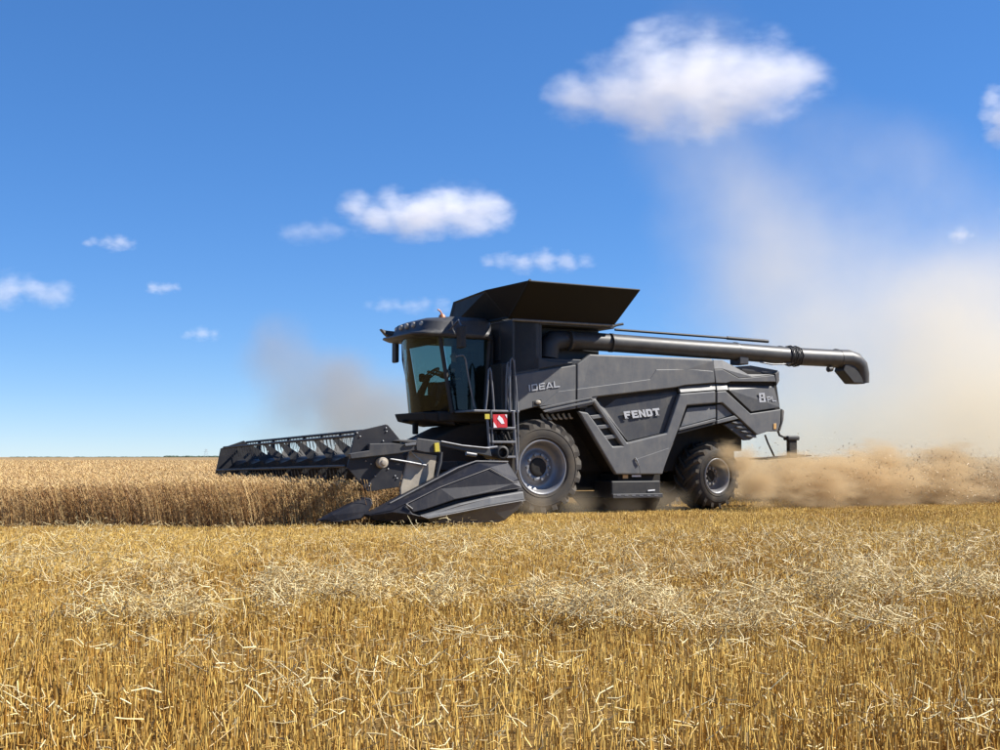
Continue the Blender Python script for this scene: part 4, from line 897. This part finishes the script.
pb = [Wl(800, 445, 36, 3.4, (1, 1, 1), 1.2), Wl(880, 440, 37, 4.6, (1, 1, 1), 1.3), Wl(960, 430, 38, 5.4, (1, 1, 1), 1.4), Wl(1050, 420, 39, 6.5, (1, 1, 1), 1.4), Wl(825, 355, 38, 4.6), Wl(920, 340, 39, 5.0), Wl(1000, 350, 40, 5.6), Wl(785, 285, 38, 5.0, (1.1, 1, .8), .62), Wl(880, 275, 39, 4.6, (1, 1, .8), .56), Wl(960, 265, 40, 4.4, (1, 1, .9), .36), Wl(752, 210, 38, 4.2, (1.1, 1, .75), .46), Wl(718, 140, 38, 3.8, (1.1, 1, .7), .36), Wl(715, 430, 35, 2.8)]
m = sm_volume('field dust', pb, TAN, .3, .26, 1.0, (-.05, 1.4), 0.0, 1.0, 3, 6, rough=.62)
tag(hull('dust_plume', pb, .6, m, floor=.15), 'tall pale dust plume rising behind the harvester', 'dust', kind='stuff')
cbv = [Wl(758, 486, 29.8, .85), Wl(782, 484, 30.6, 1.2, (.9, 1, 1.1)), Wl(815, 486, 31.4, 1.35, (.8, 1, 1.1)), Wl(860, 487, 32.5, 1.6, (.7, .9, 1.25)), Wl(910, 489, 34, 1.8, (.6, .9, 1.4)), Wl(970, 492, 35.5, 1.8, (.5, .9, 1.45)), Wl(1040, 492, 37, 1.9, (.5, .9, 1.45)), Wl(727, 452, 30.4, .55), Wl(742, 462, 30.2, .6), Wl(790, 470, 31, .8, (1, 1, 1.2)), Wl(835, 466, 32, .85, (.8, 1, 1.2)), Wl(885, 463, 33.5, 1.0, (.8, 1, 1.2)), Wl(945, 466, 35, 1.05, (.7, 1, 1.2))]
m = sm_volume('chaff dust', cbv, (.7, .55, .34), 4.2, 1.5, 2.9, (.22, 1.15), 0.0, .2, 8, 8, (.5, 1, 1.5), rough=.74)
tag(hull('chaff_cloud', cbv, .22, m, floor=.03), 'low brown cloud of chaff and dust blown out behind the rear wheel', 'dust', kind='stuff')
lb = [Wl(300, 400, 34, 2.0), Wl(345, 405, 34, 2.1, (1, 1, 1), 1.25), Wl(385, 420, 33, 1.8, (1, 1, 1), 1.4), Wl(278, 362, 34.5, 1.6, (1, 1, 1), .8), Wl(345, 430, 33, 1.6), Wl(420, 440, 32, 1.3)]
m = sm_volume('header dust', lb, (.5, .45, .39), .5, .6, 1.4, (.05, 1.1), 0.0, 1, 5, 6)
tag(hull('header_dust', lb, .35, m, floor=.3), 'thin grey brown dust drifting above the reel before the cab', 'dust', kind='stuff')
# dust round the front tyre and under the machine
ub = [(*toW((1.9, -.2, .25)), .75, (1, 1, 1.4)), (*toW((3.2, .2, .2)), .7, (.8, 1, 1.6)), (*toW((4.6, .3, .25)), .8, (.8, 1, 1.5)), (*toW((.6, -.4, .2)), .6, (.8, 1, 1.4))]
m = sm_volume('ground dust', ub, (.82, .7, .52), .5, 1.5, .9, (.1, 1.0), .2, .8, 12)
tag(hull('ground_dust', ub, .12, m, floor=.02), 'low dust swirling round the front tyre at the ground', 'dust', kind='stuff')

# flying chaff bits
n = 16000; t = rng.random(n) ** .8
lx = 6.9 + t * 15 + rng.normal(0, .3, n); ly = .9 + rng.normal(0, .8 + 1.5 * t, n); z = np.abs(.7 + rng.normal(0, .32 + .06 * t, n))
x = ORIGIN.x + lx * XA.x + ly * YA.x; y = ORIGIN.y + lx * XA.y + ly * YA.y
c = np.stack([x, y, z], 1); a_ = rng.normal(0, 1, (n, 3)); a_ /= np.linalg.norm(a_, axis=1)[:, None]; b_ = np.cross(a_, rng.normal(0, 1, (n, 3))); b_ /= np.linalg.norm(b_, axis=1)[:, None]
Ln = rng.uniform(.008, .04, n)[:, None]; Wd = rng.uniform(.003, .009, n)[:, None]
V = np.stack([c - a_ * Ln - b_ * Wd, c + a_ * Ln - b_ * Wd, c + a_ * Ln + b_ * Wd, c - a_ * Ln + b_ * Wd], 1).reshape(-1, 3)
tag(mesh_np('flying_chaff', V, np.arange(4 * n).reshape(-1, 4), np.repeat(rng.random(n), 4), M['chaff']), 'bits of chaff flying out behind the rear wheel', 'chaff', kind='stuff')

# clouds
def cloud(label, blobs_px, dens, seed, thin=1.0, ns=1.0):
    CD = 1500 + 90 * seed; k = CD / F; cx = sum(b[0] for b in blobs_px) / len(blobs_px); cy_ = sum(b[1] for b in blobs_px) / len(blobs_px); o = W(cx, cy_, CD)
    bl = []
    for b in blobs_px:
        q = W(b[0], b[1], CD) - o; r_ = b[2] * k * 1.18
        bl.append((q.x, (b[4] if len(b) > 4 else 0) * k, q.z, r_, (1, 1, b[3] if len(b) > 3 else 1)))
    rm_ = sum(b[3] for b in bl) / len(bl)
    mm_ = sm_volume('cloud', bl, (1, 1, 1), dens * .42, 1.5 / rm_, 2.3, (.1, .95 * thin), 0, .3, seed, 9, (.7, 1, 1.3), rough=.7)
    ob = hull('cloud', bl, max(3.0, min(b[3] for b in bl) / 5), mm_, o)
    tag(ob, label, 'cloud', 'white clouds in the blue sky'); return ob
cloud('largest white cumulus cloud, high above the dust plume', [(580, 98, 38, 1.3), (622, 90, 52, 1.2), (664, 75, 60, 1), (700, 82, 62, 1), (745, 80, 58, 1.05), (785, 80, 48, 1.3), (715, 108, 46, 1.25), (650, 106, 46, 1.35)], .03, 2)
def puff(label, cx, cy_, a_, b_, dens, seed, thin=1.0, n_=9):
    r_ = random.Random(seed); bl = []
    for i in range(n_):
        t = -.82 + 1.64 * i / (n_ - 1) + r_.uniform(-.08, .08); e_ = math.sqrt(max(.05, 1 - t * t))
        bl.append((cx + a_ * t, cy_ + b_ * r_.uniform(-.35, .3) * e_, b_ * (.45 + .85 * e_) * r_.uniform(.75, 1.2), r_.uniform(1.15, 1.5), b_ * r_.uniform(-.6, .6)))
    return cloud(label, bl, dens, seed, thin)
puff('second largest white cloud, left above the cab roof', 432, 213, 84, 26, .036, 4, 1, 10)
puff('faint wisp of cloud left of the second largest cloud', 312, 232, 32, 12, .018, 6, 1.4)
puff('flat white cloud just above the grain tank flaps', 538, 263, 58, 11, .034, 7, 1.2)
puff('low flat cloud just left of the cab roof', 408, 306, 46, 10, .024, 9, 1.4)
puff('pale cloud cut off by the left picture edge', 18, 291, 58, 15, .026, 11, 1.25)
puff('small flat cloud alone in the upper left sky', 112, 243, 26, 8, .034, 13, 1.25)
puff('small flat cloud between the left edge cloud and the cab', 163, 288, 17, 6.5, .036, 15, 1.25)
puff('small low cloud nearest to the horizon dust left of the cab', 201, 334, 19, 6.5, .026, 17, 1.35)
cloud('white cloud cut off by the right picture edge', [(1004, 118, 24, .8), (1025, 110, 30, .9), (993, 98, 14, 1), (998, 135, 14, 1)], .026, 19, 1)
puff('tiny round cloud low at the right above the dust', 962, 235, 11, 9, .026, 21, 1.35, 5)
